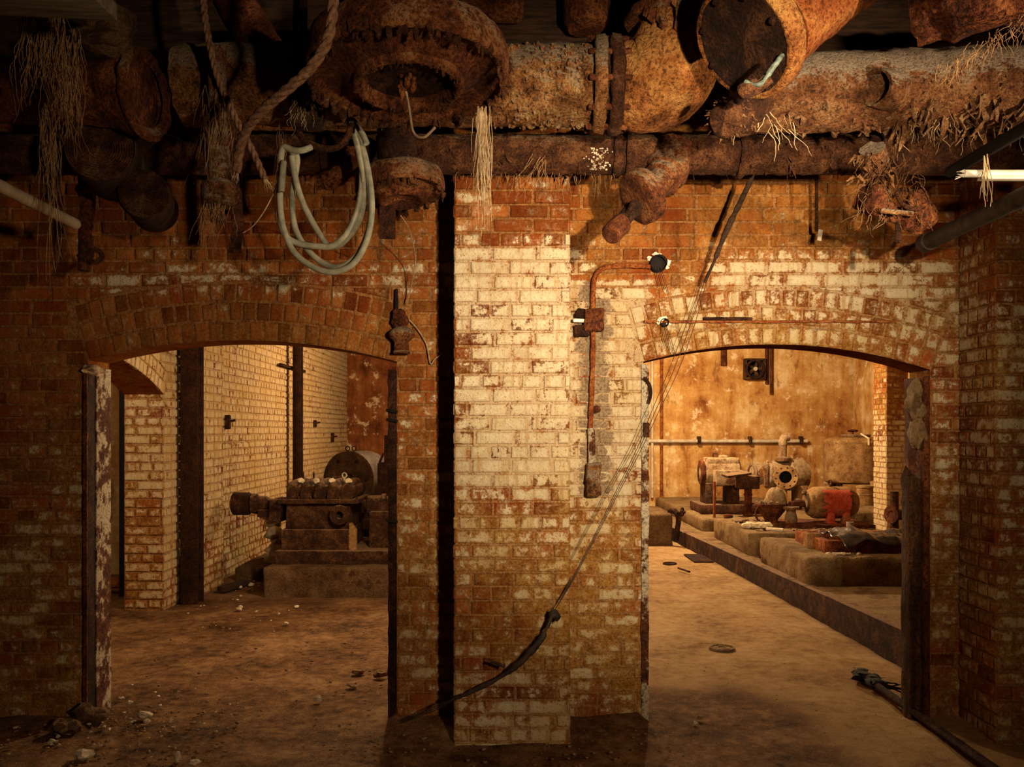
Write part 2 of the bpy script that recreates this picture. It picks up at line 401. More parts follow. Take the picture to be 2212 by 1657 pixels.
class Arch:
    def __init__(s, l, c, r, T, rings):
        (ax, ay), (bx, by), (dx, dy) = l, c, r
        D = 2*(ax*(by-dy)+bx*(dy-ay)+dx*(ay-by))
        s.cx = ((ax*ax+ay*ay)*(by-dy)+(bx*bx+by*by)*(dy-ay)+(dx*dx+dy*dy)*(ay-by))/D
        s.cy = ((ax*ax+ay*ay)*(dx-bx)+(bx*bx+by*by)*(ax-dx)+(dx*dx+dy*dy)*(bx-ax))/D
        s.R = math.hypot(ax-s.cx, ay-s.cy); s.x0, s.x1 = ax, dx; s.T = T; s.rings = rings
        s.a0 = math.atan2(ax-s.cx, ay-s.cy); s.a1 = math.atan2(dx-s.cx, dy-s.cy)
    def z(s, x): return s.cy+math.sqrt(max(0, s.R**2-(x-s.cx)**2))
    def clip(s, poly):
        n = len(poly); g = .005
        ins = [(math.hypot(x-s.cx, y-s.cy) < s.R+s.T+g and s.a0-.002 < math.atan2(x-s.cx, y-s.cy) < s.a1+.002) for x, y in poly]
        if not any(ins): return poly
        x, y = sum(p[0] for p in poly)/n, sum(p[1] for p in poly)/n; a = math.atan2(x-s.cx, y-s.cy)
        if s.a0 < a < s.a1:
            nx, ny = math.sin(a), math.cos(a); return hclip(poly, nx, ny, nx*s.cx+ny*s.cy+s.R+s.T+g)
        if a <= s.a0: nx, ny = -math.cos(s.a0), math.sin(s.a0)
        else: nx, ny = math.cos(s.a1), -math.sin(s.a1)
        return hclip(poly, nx, ny, nx*s.cx+ny*s.cy+g)
    def voussoirs(s, bw, w=.07, m=.009, u=lambda x: x):
        t = s.T/s.rings
        for k in range(s.rings):
            r0, r1 = s.R+k*t+(m/2 if k else 0), s.R+(k+1)*t-m/2; rm = (r0+r1)/2
            n = max(3, round((s.a1-s.a0)*rm/w)); da = (s.a1-s.a0)/n; g = m/2/rm
            for i in range(n):
                a, b = s.a0+i*da+g, s.a0+(i+1)*da-g
                sh = random.uniform(-.004, .004)
                bw.brick([(s.cx+math.sin(a)*r0, s.cy+math.cos(a)*r0), (s.cx+math.sin(b)*r0, s.cy+math.cos(b)*r0),
                          (s.cx+math.sin(b)*(r1+sh), s.cy+math.cos(b)*(r1+sh)), (s.cx+math.sin(a)*(r1+sh), s.cy+math.cos(a)*(r1+sh))])

def sm(a, b, t):
    t = min(max((t-a)/(b-a), 0), 1); return t*t*(3-2*t)
def lerp(a, b, t): return a+(b-a)*t
def tab(t, rows):
    if t <= rows[0][0]: return rows[0][1]
    for (a, u), (b, v) in zip(rows, rows[1:]):
        if t <= b: return lerp(u, v, (t-a)/(b-a))
    return rows[-1][1]
def topx(p): return CX+p.x*F/p.y, CY-(p.z-EYE)*F/p.y
def cover_wall(p):
    p = V((p.x, min(max(p.y, 4.05), 4.5), p.z)); x, y = topx(p); cem = 0; tone = .25
    if x < 975:
        cv = tab(y, [(420, .08), (520, .16), (600, .30), (640, .16), (760, .16), (850, .26), (1000, .34), (1150, .42), (1500, .38), (1560, .25)])
        if y < 760 and x > 200: cv = tab(y, [(420, .05), (520, .12), (575, .2), (598, .52), (628, .48), (645, .12), (760, .16)])
        if 850 < x: cv = min(cv, .34)+.05
        tone = tab(y, [(600, .25), (760, .5), (1000, .6), (1300, .9)])
    elif x < 1234:
        cv = tab(y, [(380, .2), (440, .42), (470, .25), (520, .45), (545, .78), (700, .78), (800, .72), (900, .84), (1030, .80), (1080, .58), (1160, .52), (1300, .40), (1430, .44), (1500, .62), (1600, .64)])
        if x < 1040: cv -= .28*math.exp(-((y-790)/110)**2)*(1-sm(1000, 1045, x))
        tone = tab(y, [(700, .2), (950, .5), (1080, 1), (1500, 1)])
    else:
        if x < 1392:
            cv = tab(y, [(520, .08), (545, .55), (620, .8), (1060, .82), (1110, .5), (1250, .42), (1450, .38), (1510, .5), (1545, .3)])
            if x > 1262 and 530 < y < 610: cv = .15
            d = abs(x-1283); cem = .75*(1-sm(22, 48, d))*sm(560, 640, y)*(1-sm(1060, 1090, y))
        else:
            cv = tab(y, [(470, .08), (520, .22), (550, .42), (570, .72), (612, .75), (650, .6), (690, .58), (760, .5), (900, .48), (1200, .5), (1400, .4), (1560, .35)])
            if y < 640: cv *= lerp(.45, 1, sm(1500, 1560, x))
            if y < 640 and x > 2000: cv = .35
            cem = .42*(1-sm(12, 26, abs(y-700)))*sm(1400, 1450, x)*(1-sm(1800, 1950, x))
        tone = tab(y, [(540, .55), (630, .5), (690, 1.0), (770, 1.1), (1000, .4), (1100, 1.1), (1500, 1)])
    return cv, tone, cem
# ---------------------------------------------------------------- the dividing wall with two arches
px2 = lambda x, y: (lambda p: (p.x, p.z))(P(x, y, WY))
A1 = Arch(px2(190, 778), px2(523, 735), px2(857, 781), .294, 3)
A2 = Arch(px2(1390, 781), px2(1690, 744), px2(2010, 799), .285, 3)
ZT, ZB, XL, XR = 3.62, -.06, -3.3, 3.3
WT = .235
def wall_front():
    bw = BW((0, WY, 0), (1, 0, 0), (0, 0, 1), (0, -1, 0), cover_wall)
    def blocks(v):
        out = []; x = XL
        for A in (A1, A2):
            zs = min(A.z(A.x0+.001), A.z(A.x1-.001))
            if v < zs: out.append((x, A.x0)); x = A.x1
        out.append((x, XR)); return out
    def clip(poly):
        for A in (A1, A2):
            poly = A.clip(poly)
            if len(poly) < 3: return []
        x0 = min(p[0] for p in poly); x1 = max(p[0] for p in poly); z = sum(p[1] for p in poly)/len(poly)
        for A in (A1, A2):
            if x0 < A.x1-.01 and x1 > A.x0+.01 and z < A.z((x0+x1)/2)+.0: return []
        return poly
    bw.courses(XL, XR, 0, ZT, blocks=blocks, clip=clip)
    A1.voussoirs(bw); A2.voussoirs(bw)
    # mortar body
    edges = sorted({XL, XR, A1.x0, A1.x1, A2.x0, A2.x1} | {XL+.06*i for i in range(1, 110) if XL+.06*i < XR})
    def lo(x, A): return A.z(min(max(x, A.x0), A.x1))
    for x0, x1 in zip(edges, edges[1:]):
        if x1-x0 < 1e-4: continue
        xm = (x0+x1)/2; A = next((a for a in (A1, A2) if a.x0 < xm < a.x1), None)
        z0, z1 = (lo(x0, A), lo(x1, A)) if A else (ZB, ZB)
        k = math.floor(max(z0, z1)/.09)+1; zs = [.09*i for i in range(k, int(ZT/.09)+1)]+[ZT]
        if zs[0]-max(z0, z1) < .01: zs = zs[1:]
        za, zb = z0, z1
        for z in zs:
            bw.quad([(x0, WY+.0045, za), (x1, WY+.0045, zb), (x1, WY+.0045, z), (x0, WY+.0045, z)]); za = zb = z
        bw.quad([(x1, WY+WT, z1), (x0, WY+WT, z0), (x0, WY+WT, ZT), (x1, WY+WT, ZT)])
        if A: bw.quad([(x0, WY+WT, z0), (x1, WY+WT, z1), (x1, WY+.0, z1), (x0, WY+.0, z0)], 0, .1, True)
    for A in (A1, A2):
        for x, sg in ((A.x0, 1), (A.x1, -1)):
            z = A.z(x)
            for k in range(28):
                a, b = ZB+(z-ZB)*k/28, ZB+(z-ZB)*(k+1)/28; r = random.random()
                q = [(x, WY+.004, a), (x, WY+WT, a), (x, WY+WT, b), (x, WY+.004, b)]
                bw.quad(q if sg > 0 else q[::-1], 0, r)
    return bw.obj('wall_front')
wall_front()
def pier(name, x0, x1, y, zt, y1=WY, cover=cover_wall):
    bw = BW((0, y, 0), (1, 0, 0), (0, 0, 1), (0, -1, 0), cover)
    bw.courses(x0, x1, -.02, zt); bw.grid(x0+.004, x1-.004, ZB, zt, -.006)
    for x, sg in ((x0, -1), (x1, 1)):
        U = (0, 1, 0) if sg > 0 else (0, -1, 0)
        b2 = BW((x, y if sg > 0 else y1, 0), U, (0, 0, 1), (sg, 0, 0), cover)
        b2.courses(0, y1-y, -.02, zt); b2.grid(.006, y1-y, ZB, zt, -.008)
        o = len(bw.v); bw.v += b2.v; bw.f += [[i+o for i in f] for f in b2.f]
        for k in bw.a: bw.a[k] += b2.a[k]
    return bw.obj(name)
XP0, XP1 = P(980, 0, PY).x, P(1232, 0, PY).x
pier('pillar_centre', XP0, XP1, PY, 3.19)
XQ0 = P(2150, 0, PY).x
pier('pillar_right', XQ0, 3.28, PY, 3.19)

# ---------------------------------------------------------------- far rooms
LX = -2.86
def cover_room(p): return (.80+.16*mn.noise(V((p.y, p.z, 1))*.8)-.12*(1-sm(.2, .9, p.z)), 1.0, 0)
def cover_jamb(p): return (.58 if p.z > .9 else .45, .8, 0)
def room_left_wall():
    bw = BW((LX, 0, 0), (0, 1, 0), (0, 0, 1), (1, 0, 0), cover_room)
    y0, y1 = 4.62, 7.2
    A = Arch((y0, 1.78), ((y0+y1)/2, 2.03), (y1, 1.76), .2, 2)
    def blocks(v):
        if v < 1.76: return [(y1, BY)]
        return [(4.69, BY)]
    def clip(poly):
        poly = A.clip(poly)
        if len(poly) < 3: return []
        u = sum(p[0] for p in poly)/len(poly); w = sum(p[1] for p in poly)/len(poly)
        return [] if (u < y1 and w < A.z(min(u, y1))) else poly
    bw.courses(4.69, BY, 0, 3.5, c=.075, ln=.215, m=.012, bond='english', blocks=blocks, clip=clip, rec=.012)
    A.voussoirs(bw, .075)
    ys = [y0+(y1-y0)*i/24 for i in range(25)]
    for a, b in zip(ys, ys[1:]):
        bw.quad([(LX-.01, a, A.z(a)), (LX-.01, b, A.z(b)), (LX-.01, b, 3.5), (LX-.01, a, 3.5)])
        bw.quad([(LX-.33, a, A.z(a)), (LX-.33, b, A.z(b)), (LX, b, A.z(b)), (LX, a, A.z(a))], 0, .05, True)
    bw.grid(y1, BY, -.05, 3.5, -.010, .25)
    # the reveal that faces the camera
    jw = BW((LX-.33, y1, 0), (1, 0, 0), (0, 0, 1), (0, -1, 0), cover_jamb)
    jw.courses(0, .33, 0, 1.9, c=.075, ln=.215, m=.012, rec=.01); jw.grid(0, .325, -.05, 1.9, -.008)
    o = len(bw.v); bw.v += jw.v; bw.f += [[i+o for i in f] for f in jw.f]
    for k in bw.a: bw.a[k] += jw.a[k]
    return bw.obj('wall_left')
room_left_wall()
def pilaster():
    y0, y1, d = 7.78, 8.35, .11
    bw = BW((LX+d, 0, 0), (0, 1, 0), (0, 0, 1), (1, 0, 0), cover_room)
    bw.courses(y0, y1, 0, 3.5, c=.075, ln=.215, m=.012, bond='english'); bw.grid(y0, y1, -.05, 3.5, -.010)
    b2 = BW((LX, y0, 0), (1, 0, 0), (0, 0, 1), (0, -1, 0), cover_room)
    b2.courses(0, d, 0, 3.5, c=.075, ln=.215, m=.012); b2.grid(0, d-.005, -.05, 3.5, -.010)
    o = len(bw.v); bw.v += b2.v; bw.f += [[i+o for i in f] for f in b2.f]
    for k in bw.a: bw.a[k] += b2.a[k]
    bw.obj('pillar_left')
pilaster()

def wall_back():
    vs, fs, tn = [], [], []
    xs = [-4+.25*i for i in range(45)]; zs = [-.1+.25*i for i in range(16)]
    for x in xs:
        for z in zs: vs.append((x, BY+.012*mn.noise(V((x*2, z*2, 3))), z)); tn.append(1 if x < .2 else 0)
    nz = len(zs)
    for i in range(len(xs)-1):
        for k in range(nz-1): fs.append([i*nz+k, (i+1)*nz+k, (i+1)*nz+k+1, i*nz+k+1])
    me = bpy.data.meshes.new('wall_back'); me.from_pydata(vs, [], fs)
    at = me.attributes.new('tone', 'FLOAT', 'POINT'); at.data.foreach_set('value', tn)
    me.materials.append(M['plaster']); me.shade_smooth(); o = bpy.data.objects.new('wall_back', me); COL.objects.link(o); struct(o)
wall_back()
# plain shell walls never or hardly seen: partition between the rooms, the outer sides, the passage beyond the doorway
def slab(name, x0, x1, y0, y1, z0, z1, mat, r=.01): return struct(build(name, MB().box(x0, x1, y0, y1, z0, z1, r), mat))
slab('wall_partition', -.12, .12, 4.7, 15.15, -.05, 3.5, M['plaster'])
slab('wall_right', 5.9, 6.1, 4.7, 15.15, -.05, 3.5, M['plaster'])
slab('wall_side_left', -3.5, -3.3, -1, 4.45, -.05, 3.7, M['concrete_dark'])
slab('wall_side_right', 3.3, 3.5, -1, 4.45, -.05, 3.7, M['concrete_dark'])
slab('wall_passage', -4.6, -4.4, 4.7, 12, -.05, 3.5, M['plaster'])
slab('wall_passage_end', -4.4, -3.2, 9.0, 9.2, -.05, 3.5, M['plaster'])
slab('ceiling_back', -4.6, 6.1, WY+WT, 15.2, 3.5, 3.6, M['concrete'])
slab('ceiling', -3.4, 3.4, -1, WY, 3.62, 3.72, M['ceil'])

# floor: one skin with the gutter along the machine platform
def xe(y): return 2.43+(y-5.36)*(2.28-2.43)/4.64
def xp(y): return 2.555+(y-5.62)*(2.19-2.555)/5.62
def floor():
    ys = []; y = 1.0
    while y < BY+.2:
        ys.append(y); y += .03 if 3.4 < y < 5.2 else .06 if y < 7 and y > 3 else .2
    ys.append(BY+.3)
    vs, fs, dr = [], [], []
    for y in ys:
        a, b = xe(y), xp(y)
        NL = 130
        xs = [-4.5+(a+4.5)*i/NL for i in range(NL+1)]+[a+.012, b-.01, b+.06]
        xs += [b+.06+(6.1-b-.06)*i/24 for i in range(1, 25)]
        g = y > 4.75
        for i, x in enumerate(xs):
            q = V((x, y, 0)); z = .012*mn.noise(q*1.7)+.008*mn.noise(q*6)+.004*mn.noise(q*17)
            z -= .012
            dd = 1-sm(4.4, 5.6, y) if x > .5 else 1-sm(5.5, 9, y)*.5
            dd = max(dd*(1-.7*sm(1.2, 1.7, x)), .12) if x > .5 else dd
            # heaps of dirt against the wall feet
            if y < WY+.05:
                for c0, c1 in ((-2.154, -9), (XP0, -.586), (A2.x0, XP0)):
                    pass
                hp = math.exp(-((WY-y)/.22)**2)
                if x < -2.1 or -.62 < x < .68 or x > 2.1: z += .03*hp*(1+mn.noise(q*4))
            if g and NL < i <= NL+2: z = -.16
            if i > NL and not g: pass
            if i == NL and g: z += .012*mn.noise(V((0, y*5, 0)))
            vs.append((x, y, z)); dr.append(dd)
    n = len(xs)
    for i in range(len(ys)-1):
        for k in range(n-1): fs.append([i*n+k, i*n+k+1, (i+1)*n+k+1, (i+1)*n+k])
    me = bpy.data.meshes.new('floor'); me.from_pydata(vs, [], fs)
    at = me.attributes.new('dirt', 'FLOAT', 'POINT'); at.data.foreach_set('value', dr)
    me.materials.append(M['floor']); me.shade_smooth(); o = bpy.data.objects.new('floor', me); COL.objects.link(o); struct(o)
floor()
PZ = .157
def platform():
    mb = MB(); ys = [4.9+.25*i for i in range(42)]
    vs, fs = [], []
    for y in ys:
        j = .012*mn.noise(V((3, y*3, 0)))
        x = xp(y)+j
        vs += [(x+.02, y, -.17), (x, y, PZ-.03), (x+.012, y, PZ), (x+.5, y, PZ+.004*mn.noise(V((1, y, 0)))), (x+1.2, y, PZ), (6.0, y, PZ)]
    for i in range(len(ys)-1):
        for k in range(5): fs.append([i*6+k, (i+1)*6+k, (i+1)*6+k+1, i*6+k+1])
    mb.add(vs, fs)
    return struct(build('floor_platform', mb, M['concrete'], ang=30))
platform()
# steel edge of the platform, its face drawn down dark for grime and shade
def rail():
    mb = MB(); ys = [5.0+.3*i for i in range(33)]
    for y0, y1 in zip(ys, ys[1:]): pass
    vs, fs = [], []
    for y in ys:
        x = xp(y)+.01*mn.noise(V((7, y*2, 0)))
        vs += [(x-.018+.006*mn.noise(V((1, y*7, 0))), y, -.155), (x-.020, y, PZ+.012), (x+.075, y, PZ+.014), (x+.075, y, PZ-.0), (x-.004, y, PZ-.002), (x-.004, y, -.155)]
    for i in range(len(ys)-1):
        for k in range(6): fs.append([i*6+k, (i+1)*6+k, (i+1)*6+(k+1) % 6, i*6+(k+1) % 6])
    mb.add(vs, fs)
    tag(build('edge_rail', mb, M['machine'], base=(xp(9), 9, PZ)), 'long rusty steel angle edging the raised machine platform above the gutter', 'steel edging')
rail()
# ---------------------------------------------------------------- pipes and iron under the ceiling
UP = V((0, 0, 1))
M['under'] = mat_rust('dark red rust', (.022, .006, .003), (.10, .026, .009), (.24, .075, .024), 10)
def seg_path(a, b, n): return [V(a).lerp(V(b), i/n) for i in range(n+1)]
def chunks(mb, spots, s0, s1, sub=1):
    for i, p in enumerate(spots):
        s = random.uniform(s0, s1); mb.rock(p, s*random.uniform(.6, 1), s*random.uniform(.6, 1), s*random.uniform(.9, 1.9), i+len(spots), sub, .6)
def flake(mb, p, ln, wd, d):
    """a curled ragged flake hanging from p along d"""
    p = V(p); d = V(d).normalized(); side = d.cross(V((random.uniform(-1, 1), random.uniform(-1, 1), .3))).normalized()
    nrm = d.cross(side); n = 4; vs = []; k = random.uniform(-.5, .5)
    for i in range(n+1):
        t = i/n; w = wd*(1-.75*t)*random.uniform(.6, 1.2)
        c = p+d*ln*t+nrm*(k*ln*t*t)
        vs += [c-side*w, c+side*w*random.uniform(.3, 1), c+nrm*wd*.35]
    fs = []
    for i in range(n):
        a = i*3
        for j in range(3): fs.append([a+j, a+(j+1) % 3, a+3+(j+1) % 3, a+3+j])
    fs += [[0, 2, 1], [n*3, n*3+1, n*3+2]]
    mb.add(vs, fs)

# the great dished cover
cD = P(882, 172, 3.0); aD = V((.03, -.10, -1)).normalized()
t = thing('dished_cover', 'huge rusted iron dish cover with a scabby rim hanging beside the thick rope', 'pipe cover', cD)
prof = [(0, -.15), (.12, -.15), (.22, -.145), (.30, -.132), (.33, -.118), (.342, -.10), (.345, -.07), (.345, -.04), (.345, -.012), (.338, 0), (.325, .002), (.30, -.022), (.28, -.03), (.255, -.03), (.232, -.02), (.212, -.004), (.20, .006), (.18, .01)]
ci = 12
build('rim', MB().lathe(prof[:ci], cD, aD, 128), M['rust_dust'], t, disp=(.0045, 18), ang=60)
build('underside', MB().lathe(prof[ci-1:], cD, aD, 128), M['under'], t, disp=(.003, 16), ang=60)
hub_prof = [(.192, .0), (.19, .018), (.185, .030), (.174, .035), (.163, .030), (.158, .008), (.154, -.012), (.14, -.02), (.10, -.022), (.05, -.02), (.03, -.016), (0, -.016)]
hb_ = build('hub', MB().lathe(hub_prof[:7], cD, aD, 96), M['rust_dust'], t, disp=(.003, 26), ang=60)
build('hub_plate', MB().lathe(hub_prof[6:], cD, aD, 96), M['rust_dark'], hb_, disp=(.002, 22), ang=60)
mb = MB(); u = aD.orthogonal().normalized(); w_ = aD.cross(u)
sp = []
for i in range(150):
    a = random.uniform(0, 2*PI); rr = .33+random.uniform(-.016, .012)
    sp.append(cD+aD*random.uniform(-.015, .03)+(u*math.cos(a)+w_*math.sin(a))*rr)
chunks(mb, sp, .006, .017)
sp = [cD+aD*(.032+random.uniform(-.012, .006))+(u*math.cos(a)+w_*math.sin(a))*(.172+random.uniform(-.012, .012)) for a in [random.uniform(0, 6.28) for _ in range(110)]]
chunks(mb, sp, .004, .009)
stuffpart(build('rust_scabs', mb, M['rust_mid'], t))
mb = MB(); chunks(mb, [cD+aD*(-.012+.012*i)+V((random.uniform(-.03, .03), random.uniform(-.02, .02), 0)) for i in range(5) for _ in range(3)], .006, .016)
build('centre_boss', mb, M['rust'], t)
build('neck', MB().cyl(cD-aD*.14, cD-aD*.62, .17, 40, n=8), M['rust_dark'], t, disp=(.006, 12))
wp = spline(pts([(877, 198, 2.93), (885, 240, 2.93), (893, 285, 2.93), (915, 297, 2.92), (940, 275, 2.92)]), 8)
tag(build('hanging_wire', MB().tube(wp, .0045, 8), M['pale_wire'], base=wp[0], disp=(.0012, 60)), 'short pale wire hooked out of the centre of the huge rusted dish', 'wire')

# the smaller cover behind it
c2 = P(866, 420, 3.7); a2 = V((.10, -.10, -1)).normalized()
t = thing('dished_cover', 'smaller rusted disc cover with a crusted rim, beside the wide iron strap', 'pipe cover', c2)
build('rim', MB().lathe([(0, -.10), (.12, -.10), (.165, -.095), (.182, -.08), (.188, -.06), (.188, -.015), (.182, 0), (.165, -.003), (.15, -.015), (.135, -.01), (.12, .01), (.105, .016)], c2, a2, 96), M['rust_dust'], t, disp=(.003, 22), ang=60)
build('hub', MB().lathe([(.105, .012), (.10, .03), (.09, .035), (.075, .03), (.05, .02), (0, .02)], c2, a2, 64), M['rust'], t, disp=(.003, 26), ang=60)
mb = MB(); u = a2.orthogonal().normalized(); w_ = a2.cross(u)
chunks(mb, [c2+a2*random.uniform(-.01, .02)+(u*math.cos(a)+w_*math.sin(a))*(.178+random.uniform(-.012, .008)) for a in [random.uniform(0, 6.28) for _ in range(80)]], .005, .013)
chunks(mb, [c2-a2*.095+(u*math.cos(a)+w_*math.sin(a))*random.uniform(.1, .18) for a in [random.uniform(0, 6.28) for _ in range(40)]], .004, .011)
stuffpart(build('rust_scabs', mb, M['rust_mid'], t))
build('neck', MB().cyl(c2-a2*.09, c2-a2*.26, .085, 32, n=6), M['rust_dark'], t, disp=(.004, 15))
wp = spline(pts([(866, 466, 3.8), (885, 500, 3.95), (897, 560, 4.2), (888, 620, 4.35), (879, 655, 4.4)]), 8)
tag(build('hanging_wire', MB().tube(wp, .003, 6), M['pale_wire'], base=wp[0]), 'thin pale wire dangling from the smaller rusted disc to the wall fitting', 'wire')

# horizontal main with its joint and the elbow
Y1 = 3.62; cz = P(0, 185, Y1).z; r1 = L(84, Y1)
xa, xb = P(395, 0, Y1).x, P(1275, 0, Y1).x
t = thing('horizontal_pipe', 'thick tan-crusted pipe behind the huge dish, with a ragged joint and bulging orange elbow', 'pipe', (xb, Y1, cz))
build('barrel', MB().tube(seg_path((xa, Y1, cz), (xb, Y1, cz), 90), r1, 64), M['rust_pale'], t, disp=(.010, 14), ang=60)
mb = MB()
for _ in range(220):
    a = random.uniform(-.9, 1.9); x = random.uniform(xb-.42, xb-.02); n = V((0, -math.cos(a), -math.sin(a)))
    mb.rock(V((x, Y1, cz))+n*r1*1.01, *(random.uniform(.004, .014),)*2, random.uniform(.005, .016), _, 1, .7)
stuffpart(build('crust', mb, M['rust_pale'], t))
xf = xb+.005
tp = t
jn = build('joint', MB().cyl((xf-.02, Y1, cz), (xf+.14, Y1, cz), r1*.97, 48, n=8), M['rust_dark'], t, disp=(.005, 20))
build('flange', MB().lathe([(r1*.8, 0), (.185, 0), (.195, .01), (.195, .045), (.185, .052), (r1*.8, .052)], (xf, Y1, cz), (1, 0, 0), 64), M['rust_pale'], jn, disp=(.008, 16), ang=60)
build('flange', MB().lathe([(r1*.8, .066), (.19, .066), (.2, .075), (.2, .11), (.19, .118), (r1*.8, .118)], (xf, Y1, cz), (1, 0, 0), 64), M['rust_mid'], jn, disp=(.008, 16), ang=60)
for i in range(10):
    a = 2*PI*i/10+.2; n = V((0, math.cos(a), math.sin(a)))*.178
    build('bolt', MB().cyl(V((xf-.025, Y1, cz))+n, V((xf+.145, Y1, cz))+n, .013, 8), M['rust'], jn, disp=(.003, 30))
xe0 = xf+.13
pc = [V((xe0, Y1, cz)), V((xe0+.07, Y1-.005, cz)), V((xe0+.155, Y1-.02, cz+.025)), V((xe0+.205, Y1-.035, cz+.10)), V((xe0+.215, Y1-.04, cz+.19)), V((xe0+.215, Y1-.04, cz+.26))]
pp = spline(pc, 12); rr = [.165+.035*math.sin(PI*min(1, i/(len(pp)-1)*1.15)) for i in range(len(pp))]
bend = build('bend', MB().tube(pp, rr, 64), M['bulb'], t, disp=(.010, 9), ang=70); bend['label'] = 'bulging orange-rust elbow with a rounded belly'
build('flange', MB().lathe([(.12, 0), (.2, 0), (.212, .012), (.212, .04), (.2, .05), (.12, .05)], pc[-1]-UP*.03, UP, 64), M['rust_dust'], bend, disp=(.008, 16), ang=60)
mb = MB(); chunks(mb, [pc[-1]+V((math.cos(a)*.2, math.sin(a)*.2, random.uniform(-.12, .06))) for a in [random.uniform(-2.4, .5) for _ in range(46)]], .012, .030)
chunks(mb, [P(random.uniform(1490, 1530), random.uniform(62, 110), 3.42) for _ in range(22)], .018, .034)
stuffpart(build('rust_lumps', mb, M['rust_dust'], bend))
build('riser', MB().cyl(pc[-1], pc[-1]+UP*.6, .16, 40, n=8), M['rust_dark'], bend, disp=(.006, 14))

# blind flange with the sloping orange pipe
c3 = P(1606, 92, 3.05); n3 = V((-.72, -.34, -.60)).normalized()
k3 = Matrix.Scale(1.08, 4)
t = thing('blind_flange', 'great round end plate with a thick rusted rim facing down into the room', 'pipe flange', c3)
plt = build('plate', MB().lathe([(0, -.0), (.1, 0), (.165, .002), (.180, .006), (.192, .004), (.2, -.006), (.205, -.02), (.205, -.055), (.2, -.068), (.18, -.07), (.12, -.07)], c3, n3, 96), M['rust_dark'], t, disp=(.004, 14), ang=60)
build('rim', MB().lathe([(.185, -.0735), (.2, -.0735), (.209, -.066), (.212, -.04), (.211, -.012), (.206, .002), (.194, .012), (.184, .008), (.186, -.0)], c3, n3, 96), M['bulb'], t, disp=(.004, 20), ang=60)
build('pipe', MB().tube(seg_path(c3-n3*.065, c3-n3*.13, 3), [.11, .13, .14, .15], 56).tube(seg_path(c3-n3*.1+V((.03, 0, 0)), c3-n3*.95+V((.06, 0, .06)), 40), .155, 56), M['rust_orange'], t, disp=(.010, 13), ang=60)
u = n3.orthogonal().normalized(); w_ = n3.cross(u)
for i in range(8):
    a = 2*PI*i/8; q = c3+(u*math.cos(a)+w_*math.sin(a))*.165; build('bolt', MB().cyl(q, q+n3*.022, .014, 6), M['rust_dark'], plt)
g0, g1 = P(1608, 196, 2.86), P(1690, 118, 2.82)
t = thing('drain_cock', 'greenish brass drain cock sticking out below the great round end plate', 'tap', g0)
build('body', MB().tube(spline([P(1596, 215, 2.95), g0, P(1640, 185, 2.85), P(1662, 168, 2.84)], 6), [.02]*6+[.026]*6+[.02]*7, 16), M['rust_mid'], t, disp=(.004, 30))
build('lever', MB().tube(spline([P(1610, 178, 2.84), P(1640, 182, 2.82), P(1660, 160, 2.82), P(1676, 138, 2.81), P(1690, 118, 2.82)], 6), [.007]*12+[.010]*7+[.009]*6, 12), M['verdigris'], t, disp=(.004, 30))
s0, s1 = P(1562, 262, 3.1), P(1640, 225, 3.3)
t = thing('pipe_stub', 'blunt stub of crusted pipe with pale fringes under the drain cock', 'pipe stub', s0)
build('barrel', MB().cyl(s0, s1, .062, 40, .012, 8), M['rust_mid'], t, disp=(.006, 22))
mb = MB()
for i in range(70):
    a = random.uniform(0, 2*PI); d = (s1-s0).normalized(); uu = d.orthogonal().normalized(); ww = d.cross(uu); h = random.uniform(0, .15)
    flake(mb, s0+d*h+(uu*math.cos(a)+ww*math.sin(a))*.063, random.uniform(.008, .022), .006, (uu*math.cos(a)+ww*math.sin(a)-UP*.8))
stuffpart(build('crust', mb, M['flake'], t))
mb = MB()
for i in range(18): strand(mb, P(random.uniform(1590, 1720), random.uniform(225, 285), 3.24), random.uniform(.04, .14), random.uniform(.0008, .002), .08, down=V((random.uniform(-.8, .9), -.2, -1)).normalized(), n=7)
tag(build('hanging_roots', mb, M['fibre'], base=P(1650, 240, 3.24)), 'wiry pale roots straggling under the crusted pipe stub', 'roots', kind='stuff')

# big lagged pipe on the right
YR = 3.62; zr = P(0, 200, YR).z; rR = L(82, YR)
ra, rb = V((P(1590, 0, YR).x, YR, P(0, 206, YR).z)), V((2.6, YR-.06, P(0, 190, YR).z))
t = thing('lagged_pipe', 'wide dusty pipe in crumbling lagging behind the round end plate, with an open branch', 'pipe', ra); tl = t
build('barrel', MB().tube(seg_path(ra, rb, 130), rR, 72), M['lag'], t, disp=(.011, 12), ang=70)
mb = MB()
def onpipe(px, ang, k=1.0):
    f = (px-1590)/(2212-1590+80); c = ra.lerp(rb, f); return c+V((0, -math.cos(ang), -math.sin(ang)))*rR*k
for i in range(150):
    px = random.choice([random.uniform(1850, 2160), random.uniform(1850, 2160), random.uniform(1620, 2212)]); ang = random.uniform(.55, 1.9)
    lg = random.uniform(.03, .11) if px > 1850 else random.uniform(.01, .04)
    flake(mb, onpipe(px, ang, .99), lg, random.uniform(.010, .034), V((random.uniform(-.8, .35), -.35, -1)))
for i in range(160):
    px = random.uniform(1620, 2200); ang = random.uniform(.1, 1.6)
    mb.rock(onpipe(px, ang), *(random.uniform(.005, .016),)*2, .008, i, 1, .7)
stuffpart(build('lagging_flakes', mb, M['flake'], t))
mb = MB()
for i in range(46):
    strand(mb, onpipe(random.uniform(1850, 2190), random.uniform(.8, 1.7)), random.uniform(.04, .15), random.uniform(.0007, .0018), .14, down=V((random.uniform(-.7, .4), -.3, -1)).normalized(), n=7)
